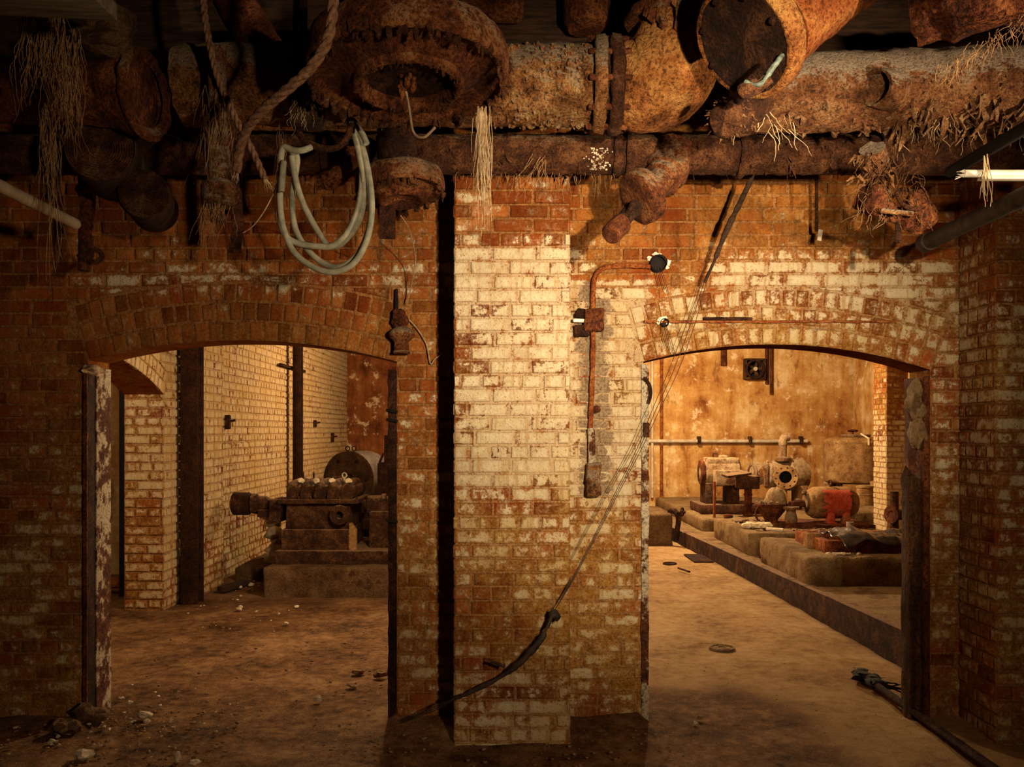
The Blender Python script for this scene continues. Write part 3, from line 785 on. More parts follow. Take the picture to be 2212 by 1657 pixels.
tag(build('hanging_roots', mb, M['fibre'], base=onpipe(2000, 1.4)), 'fringe of fine pale roots hanging off the wide dusty lagged pipe', 'roots', kind='stuff')
b0 = P(1926, 196, 3.50); bd = V((-.80, -.58, -.12)).normalized()
build('branch_socket', MB().lathe([(.085, -.06), (.083, 0), (.078, .05), (.074, .10), (.070, .118), (.060, .118), (.056, .09), (.056, -.02), (0, -.02)], b0, bd, 48), M['lag'], tl, disp=(.006, 20), ang=60)

# second, thinner pipe over the wall head
Y2 = 3.985; z2 = P(0, 334, Y2).z; r2 = L(42, Y2)
t = thing('horizontal_pipe', 'thinner rusted pipe running straight across the wall above both arches', 'pipe', (P(1100, 0, Y2).x, Y2, z2))
build('barrel', MB().tube(seg_path((-2.7, Y2, z2-.0), (2.9, Y2, z2), 260), r2, 40), M['rust_mid'], t, disp=(.008, 16), ang=70)
for px in (700, 1322, 1350, 1590):
    x = P(px, 0, Y2).x; build('collar', MB().lathe([(r2*.8, 0), (r2*1.14, 0), (r2*1.2, .008), (r2*1.2, .03), (r2*1.14, .036), (r2*.8, .036)], (x, Y2, z2), (1, 0, 0), 40), M['rust_mid'], t, disp=(.006, 20))
mb = MB()
for i in range(150):
    px = random.choice([random.uniform(1040, 1340), random.uniform(1480, 1860), random.uniform(860, 1000)]); a = random.uniform(-.2, 1.9)
    p = V((P(px, 0, Y2).x, Y2, z2))+V((0, -math.cos(a), -math.sin(a)))*r2
    if random.random() < .5: mb.rock(p, *(random.uniform(.004, .016),)*2, .009, i, 1, .7)
    else: flake(mb, p, random.uniform(.015, .05), random.uniform(.004, .012), V((random.uniform(-.3, .3), -.3, -1)))
stuffpart(build('scale', mb, M['rust_mid'], t))
mb = MB()
for i in range(80):
    a = random.uniform(.0, 1.1); mb.rock(V((P(random.gauss(1290, 12), 0, Y2).x, Y2-math.cos(a)*r2*1.03, z2-math.sin(a)*r2*1.03)), *(random.uniform(.002, .008),)*2, random.uniform(.002, .006), i, 1, .7)
build('white_crust', mb, M['stone'], t)['label'] = 'chalky white crust'
mb = MB()
for i in range(44): strand(mb, P(random.uniform(980, 1330), random.uniform(372, 384), 3.94), random.uniform(.02, .14), .0011, .08, n=6)
for i in range(14): strand(mb, P(random.uniform(1150, 1180), random.uniform(330, 370), 3.88), random.uniform(.06, .14), .0016, .08, down=V((-.35, -.1, -1)).normalized(), n=6)
tag(build('hanging_roots', mb, M['root'], base=P(1160, 380, 3.94)), 'thin brown rootlets fringing the thinner pipe above the brick pier', 'roots', kind='stuff')

# elbow with flange and capped nipple
e = [P(1452, 318, 3.97), P(1447, 348, 3.95), P(1436, 378, 3.92), P(1418, 400, 3.88), P(1398, 416, 3.84)]
t = thing('pipe_elbow', 'red-brown elbow ending in a tilted flange and a capped nipple', 'pipe elbow', e[2])
build('bend', MB().tube(spline(e, 10), [.10]*12+[.098]*8+[.085]*6+[.065]*15, 48), M['rust_dust'], t, disp=(.005, 18), ang=70)
fd = V((-.80, -.36, -.48)).normalized(); fc = P(1388, 424, 3.80)
build('flange', MB().lathe([(.05, -.032), (.112, -.032), (.119, -.026), (.120, -.008), (.113, -.003), (.113, .004), (.120, .009), (.120, .026), (.112, .033), (.06, .033), (0, .033)], fc, fd, 64), M['rust_dust'], t, disp=(.0025, 24), ang=60)
build('nipple', MB().tube(seg_path(P(1372, 446, 3.76), P(1332, 494, 3.66), 8), .034, 24), M['rust_dark'], t, disp=(.004, 24))
build('cap', MB().cyl(P(1344, 481, 3.69), P(1318, 508, 3.62), .044, 28, .01, 4), M['rust'], t, disp=(.004, 26))
build('cock_handle', MB().cyl(P(1352, 472, 3.70), P(1368, 446, 3.66), .018, 14, .004, 3).rock(P(1369, 444, 3.66), .022, .022, .02, 3, 2), M['rust_dark'], t, disp=(.003, 30))

# gate valve under the lagged pipe
gv = P(1935, 455, 3.58)
t = thing('gate_valve', 'lumpy rusted gate valve hung with frayed fibres under the lagged pipe', 'valve', gv)
build('riser', MB().tube(spline(pts([(1885, 320, 3.5), (1893, 360, 3.55), (1895, 400, 3.57), (1915, 435, 3.58)]), 8), [.05]*8+[.035]*8+[.03]*9, 24), M['lag'], t, disp=(.012, 18))
build('body', MB().tube(spline(pts([(1862, 425, 3.62), (1890, 438, 3.58), (1935, 462, 3.57), (1975, 470, 3.57), (2005, 465, 3.6)]), 8), [.05]*4+[.06]*6+[.036]*10+[.058]*10+[.05]*3, 36), M['rust'], t, disp=(.009, 16))
build('bonnet', MB().rock(P(1985, 455, 3.53), .062, .05, .075, 5, 3, .4), M['rust'], t, disp=(.006, 24))
build('bonnet', MB().rock(P(1893, 432, 3.52), .05, .045, .058, 9, 3, .4), M['rust'], t, disp=(.006, 24))
build('link_bar', MB().tube(pts([(1902, 455, 3.48), (1972, 462, 3.47)]), .011, 10), M['rust_pale'], t, disp=(.003, 30))
build('handwheel', MB().torus(P(1965, 430, 3.5), (.2, -.8, .5), .055, .009, 28, 8), M['rust_mid'], t, disp=(.003, 30))
build('stem', MB().cyl(P(1940, 480, 3.52), P(1940, 525, 3.5), .012, 12), M['rust_dark'], t, disp=(.003, 30))
mb = MB()
for i in range(110):
    p = P(random.uniform(1845, 2010), random.uniform(330, 480), random.uniform(3.48, 3.54))
    strand(mb, p, random.uniform(.03, .12), random.uniform(.0012, .0026), .12, down=V((random.uniform(-.8, .5), -.2, random.uniform(-1, -.2))).normalized(), n=6)
for i in range(40):
    flake(mb, P(random.uniform(1840, 1930), random.uniform(330, 400), random.uniform(3.46, 3.52)), random.uniform(.02, .06), .010, V((random.uniform(-1, .6), -.3, -.6)))
tag(build('frayed_fibres', mb, M['flake'], base=P(1930, 400, 3.5)), 'tufts of frayed tan fibre matted over the lumpy gate valve', 'fibres', kind='stuff')

# rods, tubes and lamp at the right edge
a, b = P(1997, 526, 3.95), P(2290, 388, 3.0)
t = thing('slanting_pipe', 'dark grey slanting pipe ending above the arch corner', 'pipe', a)
build('barrel', MB().tube(seg_path(a, b, 30), .036, 28), M['wire'], t, disp=(.0015, 20))
build('socket', MB().cyl(a.lerp(b, -.01), a.lerp(b, .06), .041, 28, .006, 3), M['wire'], t)
a, b = P(2052, 372, 3.7), P(2290, 232, 2.9)
tag(build('slanting_pipe', MB().tube(seg_path(a, b, 20), .024, 20), M['black'], base=a, disp=(.001, 20)), 'thin black slanting pipe just above the white tube lamp', 'pipe')
a, b = P(2082, 375, 3.3), P(2300, 375, 3.3)
t = thing('tube_lamp', 'white unlit tube lamp with a torn end near the slanting pipes', 'tube lamp', a)
build('tube', MB().tube(seg_path(a, b, 6), .0145, 20), M['white_tube'], t)
build('casing', MB().box(P(2118, 0, 3.3).x, b.x, 3.29, 3.325, a.z-.022, a.z-.0125, .002), M['white_tube'], t)
mb = MB(); 
for i in range(7): flake(mb, a+V((.004, random.uniform(-.01, .01), random.uniform(-.01, .012))), random.uniform(.02, .035), .006, V((-1, random.uniform(-.3, .3), random.uniform(-.5, .4))))
build('torn_end', mb, M['white_tube'], t)
mb = MB()
for i in range(9): strand(mb, P(2128+random.uniform(-4, 6), 340+random.uniform(-20, 30), 3.27), random.uniform(.10, .17), .0022, .03, n=8)
tag(build('hanging_strings', mb, M['fibre'], base=P(2130, 340, 3.27)), 'a few pale strings hanging over the white tube lamp', 'string', kind='stuff')

# ropes: three strands laid round each other
def rope(name, path, r, label, frays, Y=None):
    pp = spline(path, 26); mbs = MB(); n = len(pp)
    acc = [0]
    for i in range(1, n): acc.append(acc[-1]+(pp[i]-pp[i-1]).length)
    for k in range(3):
        q = []
        for i, p in enumerate(pp):
            tt = (pp[min(i+1, n-1)]-pp[max(i-1, 0)]).normalized(); u = tt.cross(V((0, 1, 0))).normalized(); w_ = tt.cross(u)
            a = acc[i]/(r*5.2)*2*PI/1.6+k*2*PI/3; q.append(p+(u*math.cos(a)+w_*math.sin(a))*r*.48)
        mbs.tube(q, r*.62, 8)
    o = thing(name, label, 'rope', path[0]); build('lay', mbs, M['rope'], o, ang=80)
    f = MB()
    for _ in range(frays): strand(f, pp[-1]+V((random.uniform(-r, r)*.5, random.uniform(-r, r)*.5, 0)), random.uniform(.02, .05), .0014, .06, n=5, down=(pp[-1]-pp[-4]).normalized())
    stuffpart(build('frayed_end', f, M['fibre'], o))
rope('hanging_rope', pts([(438, -60), (441, 20), (452, 90), (470, 165), (494, 222), (517, 272), (545, 325), (573, 388)], 3.3), .0125, 'thinner twisted rope hanging from above, its frayed end nearest the hose coil', 14)
rope('hanging_rope', pts([(722, -60, 2.55), (718, 30, 2.56), (704, 95, 2.58), (668, 150, 2.6), (612, 200, 2.65), (560, 245, 2.72), (527, 290, 2.8), (516, 330, 2.86), (511, 368, 2.9)]), .0155, 'thick twisted rope sagging across in front of the huge rusted dish', 14)

# hose coil
def hp(*l): return [P(x, y, d) for x, y, d in l]
hose = hp((792, 310, 3.42), (780, 285, 3.44), (760, 262, 3.5), (775, 330, 3.46), (787, 400, 3.46), (777, 470, 3.48), (745, 520, 3.5), (715, 533, 3.52), (690, 505, 3.5), (655, 440, 3.5), (637, 380, 3.5), (630, 330, 3.52), (642, 345, 3.53), (632, 420, 3.53), (637, 490, 3.52), (665, 540, 3.5), (705, 572, 3.48), (745, 573, 3.46), (782, 535, 3.45), (801, 470, 3.44), (797, 390, 3.45), (782, 320, 3.47), (762, 270, 3.52))
hose2 = hp((608, 415, 3.44), (607, 350, 3.46), (606, 435, 3.47), (606, 480, 3.47), (625, 520, 3.46), (655, 530, 3.47), (690, 532, 3.47), (722, 528, 3.47))
t = thing('hanging_hose', 'pale green hose coiled in long hanging loops below the ropes', 'hose', P(705, 300, 3.5))
build('hose', MB().tube(spline(hose, 12), .0122, 14), M['hose'], t, ang=80)
hb = spline(hp((608, 414, 3.40), (611, 370, 3.40), (612, 352, 3.42), (606, 380, 3.46), (605, 440, 3.47), (612, 490, 3.47), (632, 540, 3.46), (668, 572, 3.45), (715, 588, 3.44), (760, 572, 3.43), (790, 525, 3.42), (803, 460, 3.43), (798, 385, 3.45), (780, 310, 3.49), (752, 262, 3.54)), 12)
build('hose', MB().tube(hb, .0122, 14), M['hose'], t, ang=80)
hb = spline(hp((605, 420, 3.5), (606, 475, 3.48), (618, 510, 3.47), (645, 526, 3.47), (685, 532, 3.46), (720, 530, 3.46), (752, 500, 3.46), (776, 440, 3.46), (782, 370, 3.47), (772, 300, 3.5), (756, 262, 3.54)), 12)
build('hose', MB().tube(hb, .0125, 14), M['hose'], t, ang=80)
build('nozzle_end', MB().tube(spline(hp((611, 380, 3.44), (607, 340, 3.43), (614, 318, 3.42), (632, 324, 3.41), (652, 325, 3.40), (672, 318, 3.42)), 8), .0122, 14), M['hose'], t)

# hanging straps, bundle, strings
def strap(px0, px1, y0, y1, Y, label, seed):
    z0, z1 = P(0, y1, Y).z, P(0, y0, Y).z; x0, x1 = P(px0, 0, Y).x, P(px1, 0, Y).x
    vs, fs = [], []; n = 18
    for i in range(n+1):
        z = z1+(z0-z1)*i/n; w = .5*(x1-x0)*(1+.18*mn.noise(V((seed, i*.6, 0)))); cx = (x0+x1)/2+.012*mn.noise(V((seed, i*.25, 5))); y = Y+.01*mn.noise(V((seed, i*.3, 9)))
        vs += [(cx-w, y, z), (cx+w, y+.012, z), (cx+w, y+.020, z), (cx-w, y+.008, z)]
    for i in range(n):
        for k in range(4): fs.append([i*4+k, i*4+(k+1) % 4, i*4+4+(k+1) % 4, i*4+4+k])
    fs += [[0, 1, 2, 3], [n*4+3, n*4+2, n*4+1, n*4]]
    tag(build('hanging_strap', MB().add(vs, fs), M['rust_mid'], base=(x0, Y, z1), disp=(.002, 40)), label, 'iron strap')
strap(819, 853, 180, 515, 3.72, 'wide flat iron strap hanging below the huge rusted dish', 1)
strap(497, 521, 250, 545, 3.62, 'narrow flat iron strap hanging beside the fibre-wrapped pipe', 2)
t = thing('hanging_pipe', 'hanging pipe end wrapped in a swollen bundle of dry fibre', 'pipe', P(472, 300, 3.38))
build('barrel', MB().tube(spline(pts([(468, 100), (470, 230), (473, 330), (473, 400), (470, 450), (471, 480)], 3.38), 8), [.036]*8+[.038]*8+[.045]*8+[.062]*8+[.028]*9, 32), M['lag'], t, disp=(.009, 16))
mb = MB()
for i in range(95):
    a = random.uniform(PI, 2*PI); p = P(472, random.choice([random.uniform(190, 300), random.uniform(395, 455)]), 3.38)+V((math.cos(a)*.055, math.sin(a)*.055, 0))
    strand(mb, p, random.uniform(.08, .24), random.uniform(.0009, .0016), .05, down=V((random.uniform(-.25, .2), 0, -1)).normalized(), n=7)
stuffpart(build('fibres', mb, M['root'], t))

def bundle(x0, x1, y0, y1, l0, l1, Y, n, r, mat, label, name='hanging_strings', cat='string', wob=.03):
    mb = MB()
    for i in range(n): strand(mb, P(random.uniform(x0, x1), random.uniform(y0, y1), Y+random.uniform(-.03, .03)), random.uniform(l0, l1), random.uniform(.6, 1.2)*r, wob, n=12)
    tag(build(name, mb, M[mat], base=P((x0+x1)/2, y0, Y)), label, cat, kind='stuff')
mb = MB()
for i in range(70):
    x = random.gauss(1043, 7); strand(mb, P(x, random.uniform(228, 260), 3.0), random.uniform(.10, .42-abs(x-1045)*.012), random.uniform(.0008, .0019), .02, n=14)
for i in range(16): strand(mb, P(random.gauss(1042, 2.5), 300, 3.0), random.uniform(.2, .34), .0014, .02, n=14)
tag(build('hanging_strings', mb, M['fibre'], base=P(1045, 240, 3.0)), 'pale shaggy tuft of string hanging off the rim of the huge dish', 'string', kind='stuff')
bundle(50, 140, -20, 90, .08, .30, 2.9, 150, .0016, 'root', 'dense mat of dry roots hanging under the timber plank', 'hanging_roots', 'roots', .05)
bundle(130, 175, 60, 220, .08, .22, 2.95, 110, .0017, 'root', 'thick tuft of dry roots beside the wide dark pipe', 'hanging_roots', 'roots', .05)
bundle(90, 122, 215, 300, .12, .30, 3.0, 60, .0014, 'root', 'thin veil of dry roots over the sawn beam end', 'hanging_roots', 'roots', .03)
bundle(100, 117, 330, 360, .35, .47, 3.05, 9, .0022, 'root', 'few long knotted roots trailing past the tube onto the brickwork', 'hanging_roots', 'roots', .03)
bundle(820, 855, 265, 310, .08, .30, 3.7, 40, .0012, 'fibre', 'pale strings clinging to the wide iron strap', wob=.03)
bundle(600, 612, 250, 320, .2, .45, 3.6, 14, .0013, 'root', 'thin strings drooping between the thinner rope and the hose', wob=.04)
tag(build('hanging_string', MB().tube(spline(pts([(608, 330), (600, 390), (585, 430), (565, 465), (545, 490), (525, 503)], 3.55), 8), .0022, 5), M['fibre'], base=P(608, 330, 3.55)), 'single pale string looping down to the narrow iron strap', 'string')

# odds and ends between hose and dish
t = thing('junction_box', 'cobwebbed iron box hanging above the hose coil', 'junction box', P(660, 210, 3.36))
build('case', MB().box(P(622, 0, 3.32).x, P(692, 0, 3.32).x, 3.32, 3.42, P(0, 265, 3.32).z, P(0, 150, 3.32).z, .008), M['timber_dark'], t, disp=(.004, 12))
mb = MB()
for i in range(60): strand(mb, P(random.uniform(630, 690), random.uniform(170, 250), 3.31), random.uniform(.03, .10), .0010, .14, n=6)
stuffpart(build('cobweb', mb, M['fibre'], t))
build('hanger', MB().cyl(P(655, 160, 3.37), P(655, -150, 3.37), .016, 12), M['rust_dark'], t)
t = thing('iron_hook', 'rusty iron hoop slung behind the top of the hose coil', 'iron hoop', P(700, 275, 3.52))
build('hoop', MB().tube(spline(pts([(640, 268), (655, 300), (700, 322), (740, 310), (762, 268)], 3.43), 10), .013, 14), M['rust_mid'], t, disp=(.003, 26))
build('shank', MB().tube(pts([(640, 270), (638, 120), (640, -60)], 3.44), .012, 12), M['rust_dark'], t)
t = thing('stop_valve', 'small rusted valve with a dripping lump under the hoop and hose', 'valve', P(735, 375, 3.75))
build('body', MB().tube(spline(pts([(758, 320), (757, 350), (740, 375), (700, 392), (682, 394)], 3.75), 8), [.03]*8+[.036]*8+[.04]*9+[.03]*8, 20), M['rust'], t, disp=(.010, 20))
build('side_arm', MB().tube(pts([(752, 365), (776, 360), (788, 345), (786, 300)], 3.74), .02, 14), M['rust_mid'], t, disp=(.006, 20))

# upper left
a, b = P(163, 484, 3.6), P(-60, 372, 2.75)
tag(build('conduit_tube', MB().tube(seg_path(a, b, 24), .0215, 28), M['conduit'], base=a, disp=(.0012, 12)), 'pale straight tube slanting in from the edge past the hanging roots', 'tube')
pl = MB(); m_ = R3(.05, .03, .03)
pl.obox(P(70, -6, 2.3), .38, .15, .045, m_, .004)
tag(build('plank', pl, M['timber'], base=P(70, -6, 2.3)), 'weathered grey plank with a sawn end above the dry roots', 'plank')
t = thing('flanged_pipe', 'wide dark pipe with a flared ragged rim behind the dry roots', 'pipe', P(250, 210, 3.35))
zc = P(0, 205, 3.35).z
build('barrel', MB().tube(seg_path(P(-120, 190, 3.35), P(310, 205, 3.35), 50), [.12]*40+[.12+.004*i for i in range(11)], 48), M['rust'], t, disp=(.009, 12))
build('rim', MB().lathe([(.12, 0), (.165, 0), (.172, .012), (.168, .03), (.15, .034), (.12, .02)], P(305, 205, 3.35), (1, -.12, 0), 56), M['rust_dust'], t, disp=(.008, 18))
def log_end(px, py, Y, r, label, seed, yl):
    c = P(px, py, Y); t = thing('beam_end', label, 'beam', c)
    build('log', MB().lathe([(r*.97, .0), (r, .01), (r*1.0, yl*.4), (r*.98, yl*.7), (r, yl), (0, yl)], c, (-.25, 1, .02), 48), M['timber_dark'], t, disp=(.006, 9))
    pr = [(0, 0)]
    for i in range(1, 15): pr += [(r*.97*(i-.5)/14, -.003), (r*.97*i/14, .002)]
    build('sawn_face', MB().lathe(pr, c, (-.25, 1, .02), 48), M['rust_mid'], t, disp=(.004, 12))
log_end(213, 318, 3.42, .132, 'round sawn beam end with growth rings under the wide dark pipe', 1, .35)
log_end(310, 418, 3.55, .10, 'lower round beam end tucked under the thinner pipe', 2, .3)
t = thing('hanging_pipe', 'thin rusted pipe hanging on the brickwork with a small side tap', 'pipe', P(188, 400, 3.95))
build('pipe', MB().tube(spline(pts([(186, 385), (189, 430), (186, 480), (184, 540), (182, 585)], 3.95), 8), [.036]*8+[.032]*8+[.028]*17, 22), M['rust'], t, disp=(.006, 22))
build('tee', MB().tube(pts([(172, 410, 3.9), (205, 400, 3.86), (240, 402, 3.84)]), .024, 16), M['rust'], t, disp=(.006, 22))
build('tap', MB().torus(P(206, 553, 3.92), (.3, -1, .1), .028, .011, 20, 8).rock(P(186, 553, 3.93), .035, .03, .03, 4, 2), M['rust_mid'], t, disp=(.004, 26))
# dim iron deep in the ceiling
def deep(px, py, Y, r, ln, d, label, name='stub_pipe'):
    c = P(px, py, Y); tag(build(name, MB().cyl(c, c+V(d).normalized()*ln, r, 36, .02, 6), M['rust'], base=c, disp=(.008, 12)), label, 'pipe')
deep(585, 130, 3.65, .085, .4, (-.5, .2, .8), 'dark bent pipe stub between the two ropes')
deep(1265, 60, 3.9, .10, .7, (0, .1, 1), 'dim upright pipe above the split pipe joint')
deep(1130, 20, 3.95, .06, .7, (-1, 0, 0), 'dim slender pipe high behind the huge dish')
mb = MB().rock(P(222, 80, 3.2), .10, .08, .06, 4, 3, .5).rock(P(250, 60, 3.25), .08, .08, .09, 7, 3, .5)
tag(build('concrete_lump', mb, M['concrete_dark'], base=P(222, 80, 3.2), disp=(.01, 14)), 'crumbling lump of concrete beside the plank and roots', 'lump')
o = build('ceiling_joist', MB().box(-3.25, 3.25, 4.02, 4.43, 3.20, 3.62, .01, .3), M['timber_dark'], base=(0, 4.3, 3.2), disp=(.008, 5)); tag(o, 'deep sooty timber bearer lying along the wall head above both arches', 'beam')
# joists
for i, (y, z, lab) in enumerate([(3.05, 3.50, 'dark timber joist across the ceiling nearest the plank'), (3.75, 3.49, 'dark timber joist across the ceiling above the wall pipes')]):
    o = build('ceiling_joist', MB().box(-3.3, 3.3, y-.05, y+.05, z-.11, 3.62, .006), M['timber_dark'], base=(0, y, z)); tag(o, lab, 'joist')
mb = MB()
for i in range(90):
    x = random.uniform(2040, 2240); strand(mb, P(x+random.uniform(-20, 20), 150-(x-2040)*.62+random.uniform(-14, 14), random.uniform(2.75, 2.85)), random.uniform(.03, .10), .0014, .12, n=6, down=V((random.uniform(-.9, .5), 0, -1)).normalized())
tag(build('hanging_roots', mb, M['root'], base=P(2100, 0, 2.75)), 'dim curtain of roots under the ceiling above the wide lagged pipe', 'roots', kind='stuff')
t = thing('lagged_duct', 'dim sagging lagged duct high above the wide lagged pipe', 'duct', P(2050, 20, 2.85))
build('barrel', MB().tube(spline(pts([(1985, 30, 3.05), (2050, 15, 2.98), (2130, 0, 2.9), (2300, -40, 2.8)]), 10), .10, 36), M['rust'], t, disp=(.02, 9))
# ---------------------------------------------------------------- machine room behind the wide arch
def pad(name, label, x0, x1, y0, y1, z0, z1, mat='concrete', r=.035, d=.012, cat='concrete base'):
    return tag(build(name, MB().box(x0, x1, y0, y1, z0, z1, r, .07), M[mat], base=((x0+x1)/2, (y0+y1)/2, z0), disp=(d, 5), ang=70), label, cat)
pad('concrete_plinth', 'cracked concrete plinth nearest the arch, carrying the steel frame and black plastic', 2.47, 4.2, 7.34, 8.75, PZ-.03, .402, r=.04, d=.02)
pad('concrete_plinth', 'long concrete plinth carrying the coral red motor and its pump', 2.47, 3.98, 9.16, 10.75, PZ-.03, .394)
pad('concrete_plinth', 'farthest concrete plinth carrying the grey motor and the big flanged pump', 2.45, 4.2, 11.32, 15.0, PZ-.03, .33)
pad('concrete_plinth', 'small concrete plinth under the two rusty drums', 4.32, 5.4, 11.5, 13.0, PZ-.03, .40)
pad('concrete_block', 'squat concrete block at the end of the gutter below the wall pipe', .95, 2.06, 11.2, 12.3, -.03, .405, 'concrete_dark')
pad('iron_bed', 'stepped rusty bed plate under the grey motor', 2.56, 3.35, 11.85, 12.6, .33, .46, 'rust_mid', .015, .005, 'bed plate')
pier('pillar_bay', 4.66, 4.93, 10.9, 3.5, 11.3, cover=lambda p: (tab(p.z, [(.4, .8), (1.3, .75), (1.8, .35), (2.3, .3)]), .9, 0))

# grey motor
YM = 12.2; zc = .885; x0, x1 = 2.62, 3.16
t = thing('electric_motor', 'dusty grey electric motor with a lifting ring, left of the big flanged pump', 'motor', (2.89, YM, .46))
build('body', MB().lathe([(0, 0), (.10, .0), (.15, .012), (.165, .04), (.165, .06), (.192, .062), (.195, .075), (.195, .50), (.185, .515), (.16, .52), (.14, .545), (0, .55)], (x0, YM, zc), (1, 0, 0), 48), M['motor'], t, disp=(.003, 14))
build('top_hood', MB().box(x0+.06, x1-.02, YM-.15, YM+.15, zc+.06, zc+.205, .03, .2), M['motor'], t)
build('terminal_box', MB().box(2.76, 3.14, YM-.36, YM-.12, .72, .925, .012, .2, Matrix.Translation((0, 0, 0))), M['motor'], t, disp=(.002, 9))
build('end_shield', MB().lathe([(.09, -.03), (.165, -.025), (.172, 0), (.165, .03), (.15, .03)], (x0+.02, YM, zc), (1, 0, 0), 40), M['rust'], t, disp=(.004, 20))
build('lifting_ring', MB().torus((2.83, YM, zc+.235), (.3, 1, 0), .032, .009, 24, 8), M['rust_mid'], t)
build('top_lug', MB().box(2.88, 3.0, YM-.05, YM+.05, zc+.19, zc+.235, .02), M['motor'], t)
for xx in (2.66, 2.98): build('foot', MB().box(xx, xx+.14, YM-.2, YM+.2, .46, .74, .012), M['machine'], t, disp=(.004, 9))
a = P(1543, 0, 11.45); tag(build('iron_rod', MB().cyl((a.x, 11.45, .32), (a.x, 11.45, .80), .018, 12), M['rust_orange'], base=(a.x, 11.45, .32), disp=(.002, 20)), 'thin upright rusty rod standing in front of the grey motor', 'rod')
x = P(1616, 0, 11.6).x
t = thing('pedestal_box', 'dark iron box on a flanged column between the grey motor and the pump', 'box', (x, 11.6, .33))
build('column', MB().lathe([(0, 0), (.06, 0), (.066, .01), (.066, .03), (.05, .035), (.05, .14), (.058, .145), (.058, .165), (.05, .17), (.05, .27), (.058, .275), (.058, .295), (.05, .30), (.05, .37), (0, .37)], (x, 11.6, .33), UP, 32), M['rust'], t, disp=(.003, 20))
build('box', MB().box(x-.14, x+.13, 11.5, 11.75, .695, .865, .012, .1), M['machine'], t, disp=(.006, 9))
build('loose_cover', MB().obox((x-.16, 11.58, .885), .34, .2, .03, R3(.1, -.12, .2), .006), M['machine'], t)
x = P(1573, 0, 11.25).x
tag(build('pipe_stub', MB().lathe([(0, 0), (.05, 0), (.05, .19), (.06, .195), (.06, .225), (.05, .232), (0, .232)], (x, 11.25, .155), UP, 28), M['rust'], base=(x, 11.25, .155), disp=(.003, 20)), 'short capped pipe standing on the platform before the grey motor', 'pipe stub')

# the big flanged pump
YP = 12.85; zp = .82; xl = P(1624, 0, YP).x; xr = P(1749, 0, YP).x; ln = xr-xl
t = thing('centrifugal_pump', 'large dusty pump with a round open flange and an upright elbow pipe', 'pump', (xl+ln/2, YP, .33))
build('barrel', MB().lathe([(0, 0), (.12, 0), (.155, .02), (.155, .13), (.14, .14), (.14, .20), (.20, .21), (.205, .22), (.205, .25), (.20, .255), (.2, .52), (.235, .53), (.24, .545), (.24, .56), (.23, .57), (.225, .75), (.19, .815), (.12, ln-.01), (0, ln)], (xl, YP, zp), (1, .06, 0), 56), M['motor'], t, disp=(.005, 12))
build('end_bracket', MB().lathe([(.13, 0), (.17, 0), (.175, .03), (.15, .04)], (xl-.01, YP, zp), (1, .06, 0), 40).box(xl+.14, xl+.2, YP-.17, YP-.1, zp-.17, zp+.16, .01), M['rust_pale'], t, disp=(.006, 20))
fn = V((-.22, -1, .03)).normalized(); fc = P(1697, 1031, 12.45)
nz = build('nozzle', MB().lathe([(.10, -.30), (.10, -.02), (.165, -.02), (.17, -.012), (.17, .012), (.164, .02), (.09, .02), (.085, .012), (.085, -.12), (0, -.12)], fc, fn, 56), M['tan_iron'], t, disp=(.002, 20))
build('bore', MB().lathe([(0, -.10), (.083, -.10), (.084, .008)], fc, fn, 40), M['black'], nz)  # black lining paints the dark inside the nozzle
u = fn.orthogonal().normalized(); w_ = fn.cross(u)
for i in range(10):
    a = 2*PI*i/10; q = fc+(u*math.cos(a)+w_*math.sin(a))*.135; build('bolt_hole', MB().cyl(q+fn*.016, q+fn*.022, .012, 10, .001), M['black'], nz)  # black discs stand in for the shade inside the holes
x = P(1689, 0, YP).x
build('riser', MB().lathe([(.0, 0), (.115, 0), (.12, .01), (.12, .05), (.06, .06), (.055, .075), (.055, .22), (.06, .225), (.06, .26)], (x, YP-.05, P(0, 993, YP).z-.02), UP, 36), M['rust_pale'], t, disp=(.004, 20))
e0 = V((x, YP-.05, P(0, 993, YP).z+.22))
build('elbow', MB().tube(spline([e0, e0+V((0, 0, .05)), e0+V((.03, .02, .10)), e0+V((.09, .03, .11))], 8), .062, 28), M['motor'], t, disp=(.004, 18))
for xx in (xl+.32, xl+.62): build('foot', MB().box(xx, xx+.16, YP-.15, YP+.15, .32, zp-.15, .02), M['tan_iron'], t, disp=(.004, 9))

# small pump and coral motor on the long plinth
YB = 9.9; xc = P(1666, 0, YB).x; zb = .394
t = thing('small_pump', 'open rust-brown pump bowl with a dusty dome, coupled to the coral red motor', 'pump', (xc, YB, zb))
build('bowl', MB().lathe([(0, 0), (.11, 0), (.115, .012), (.07, .03), (.075, .07), (.11, .12), (.15, .17), (.165, .21), (.185, .22), (.185, .245), (.165, .25), (0, .24)], (xc, YB, zb), UP, 48), M['rust'], t, disp=(.005, 14))
build('dome', MB().lathe([(.13, .0), (.12, .05), (.10, .12), (.075, .165), (.04, .19), (0, .195)], (xc+.05, YB, zb+.235), UP, 36), M['motor'], t, disp=(.009, 16))
mb = MB()
for i in range(26): mb.rock((xc+random.uniform(-.15, .08), YB+random.uniform(-.15, .02), zb+.25+random.uniform(0, .03)), .025, .025, .018, i, 1, .6)
stuffpart(build('rubble', mb, M['motor'], t))
x2 = P(1707, 0, YB-.12).x
build('outlet', MB().lathe([(0, 0), (.05, 0), (.062, .012), (.07, .05), (.062, .10), (.05, .13), (.052, .16), (.085, .165), (.09, .175), (.09, .19), (.082, .197), (0, .197)], (x2, YB-.15, zb+.03), UP, 36), M['rust_pale'], t, disp=(.003, 18))
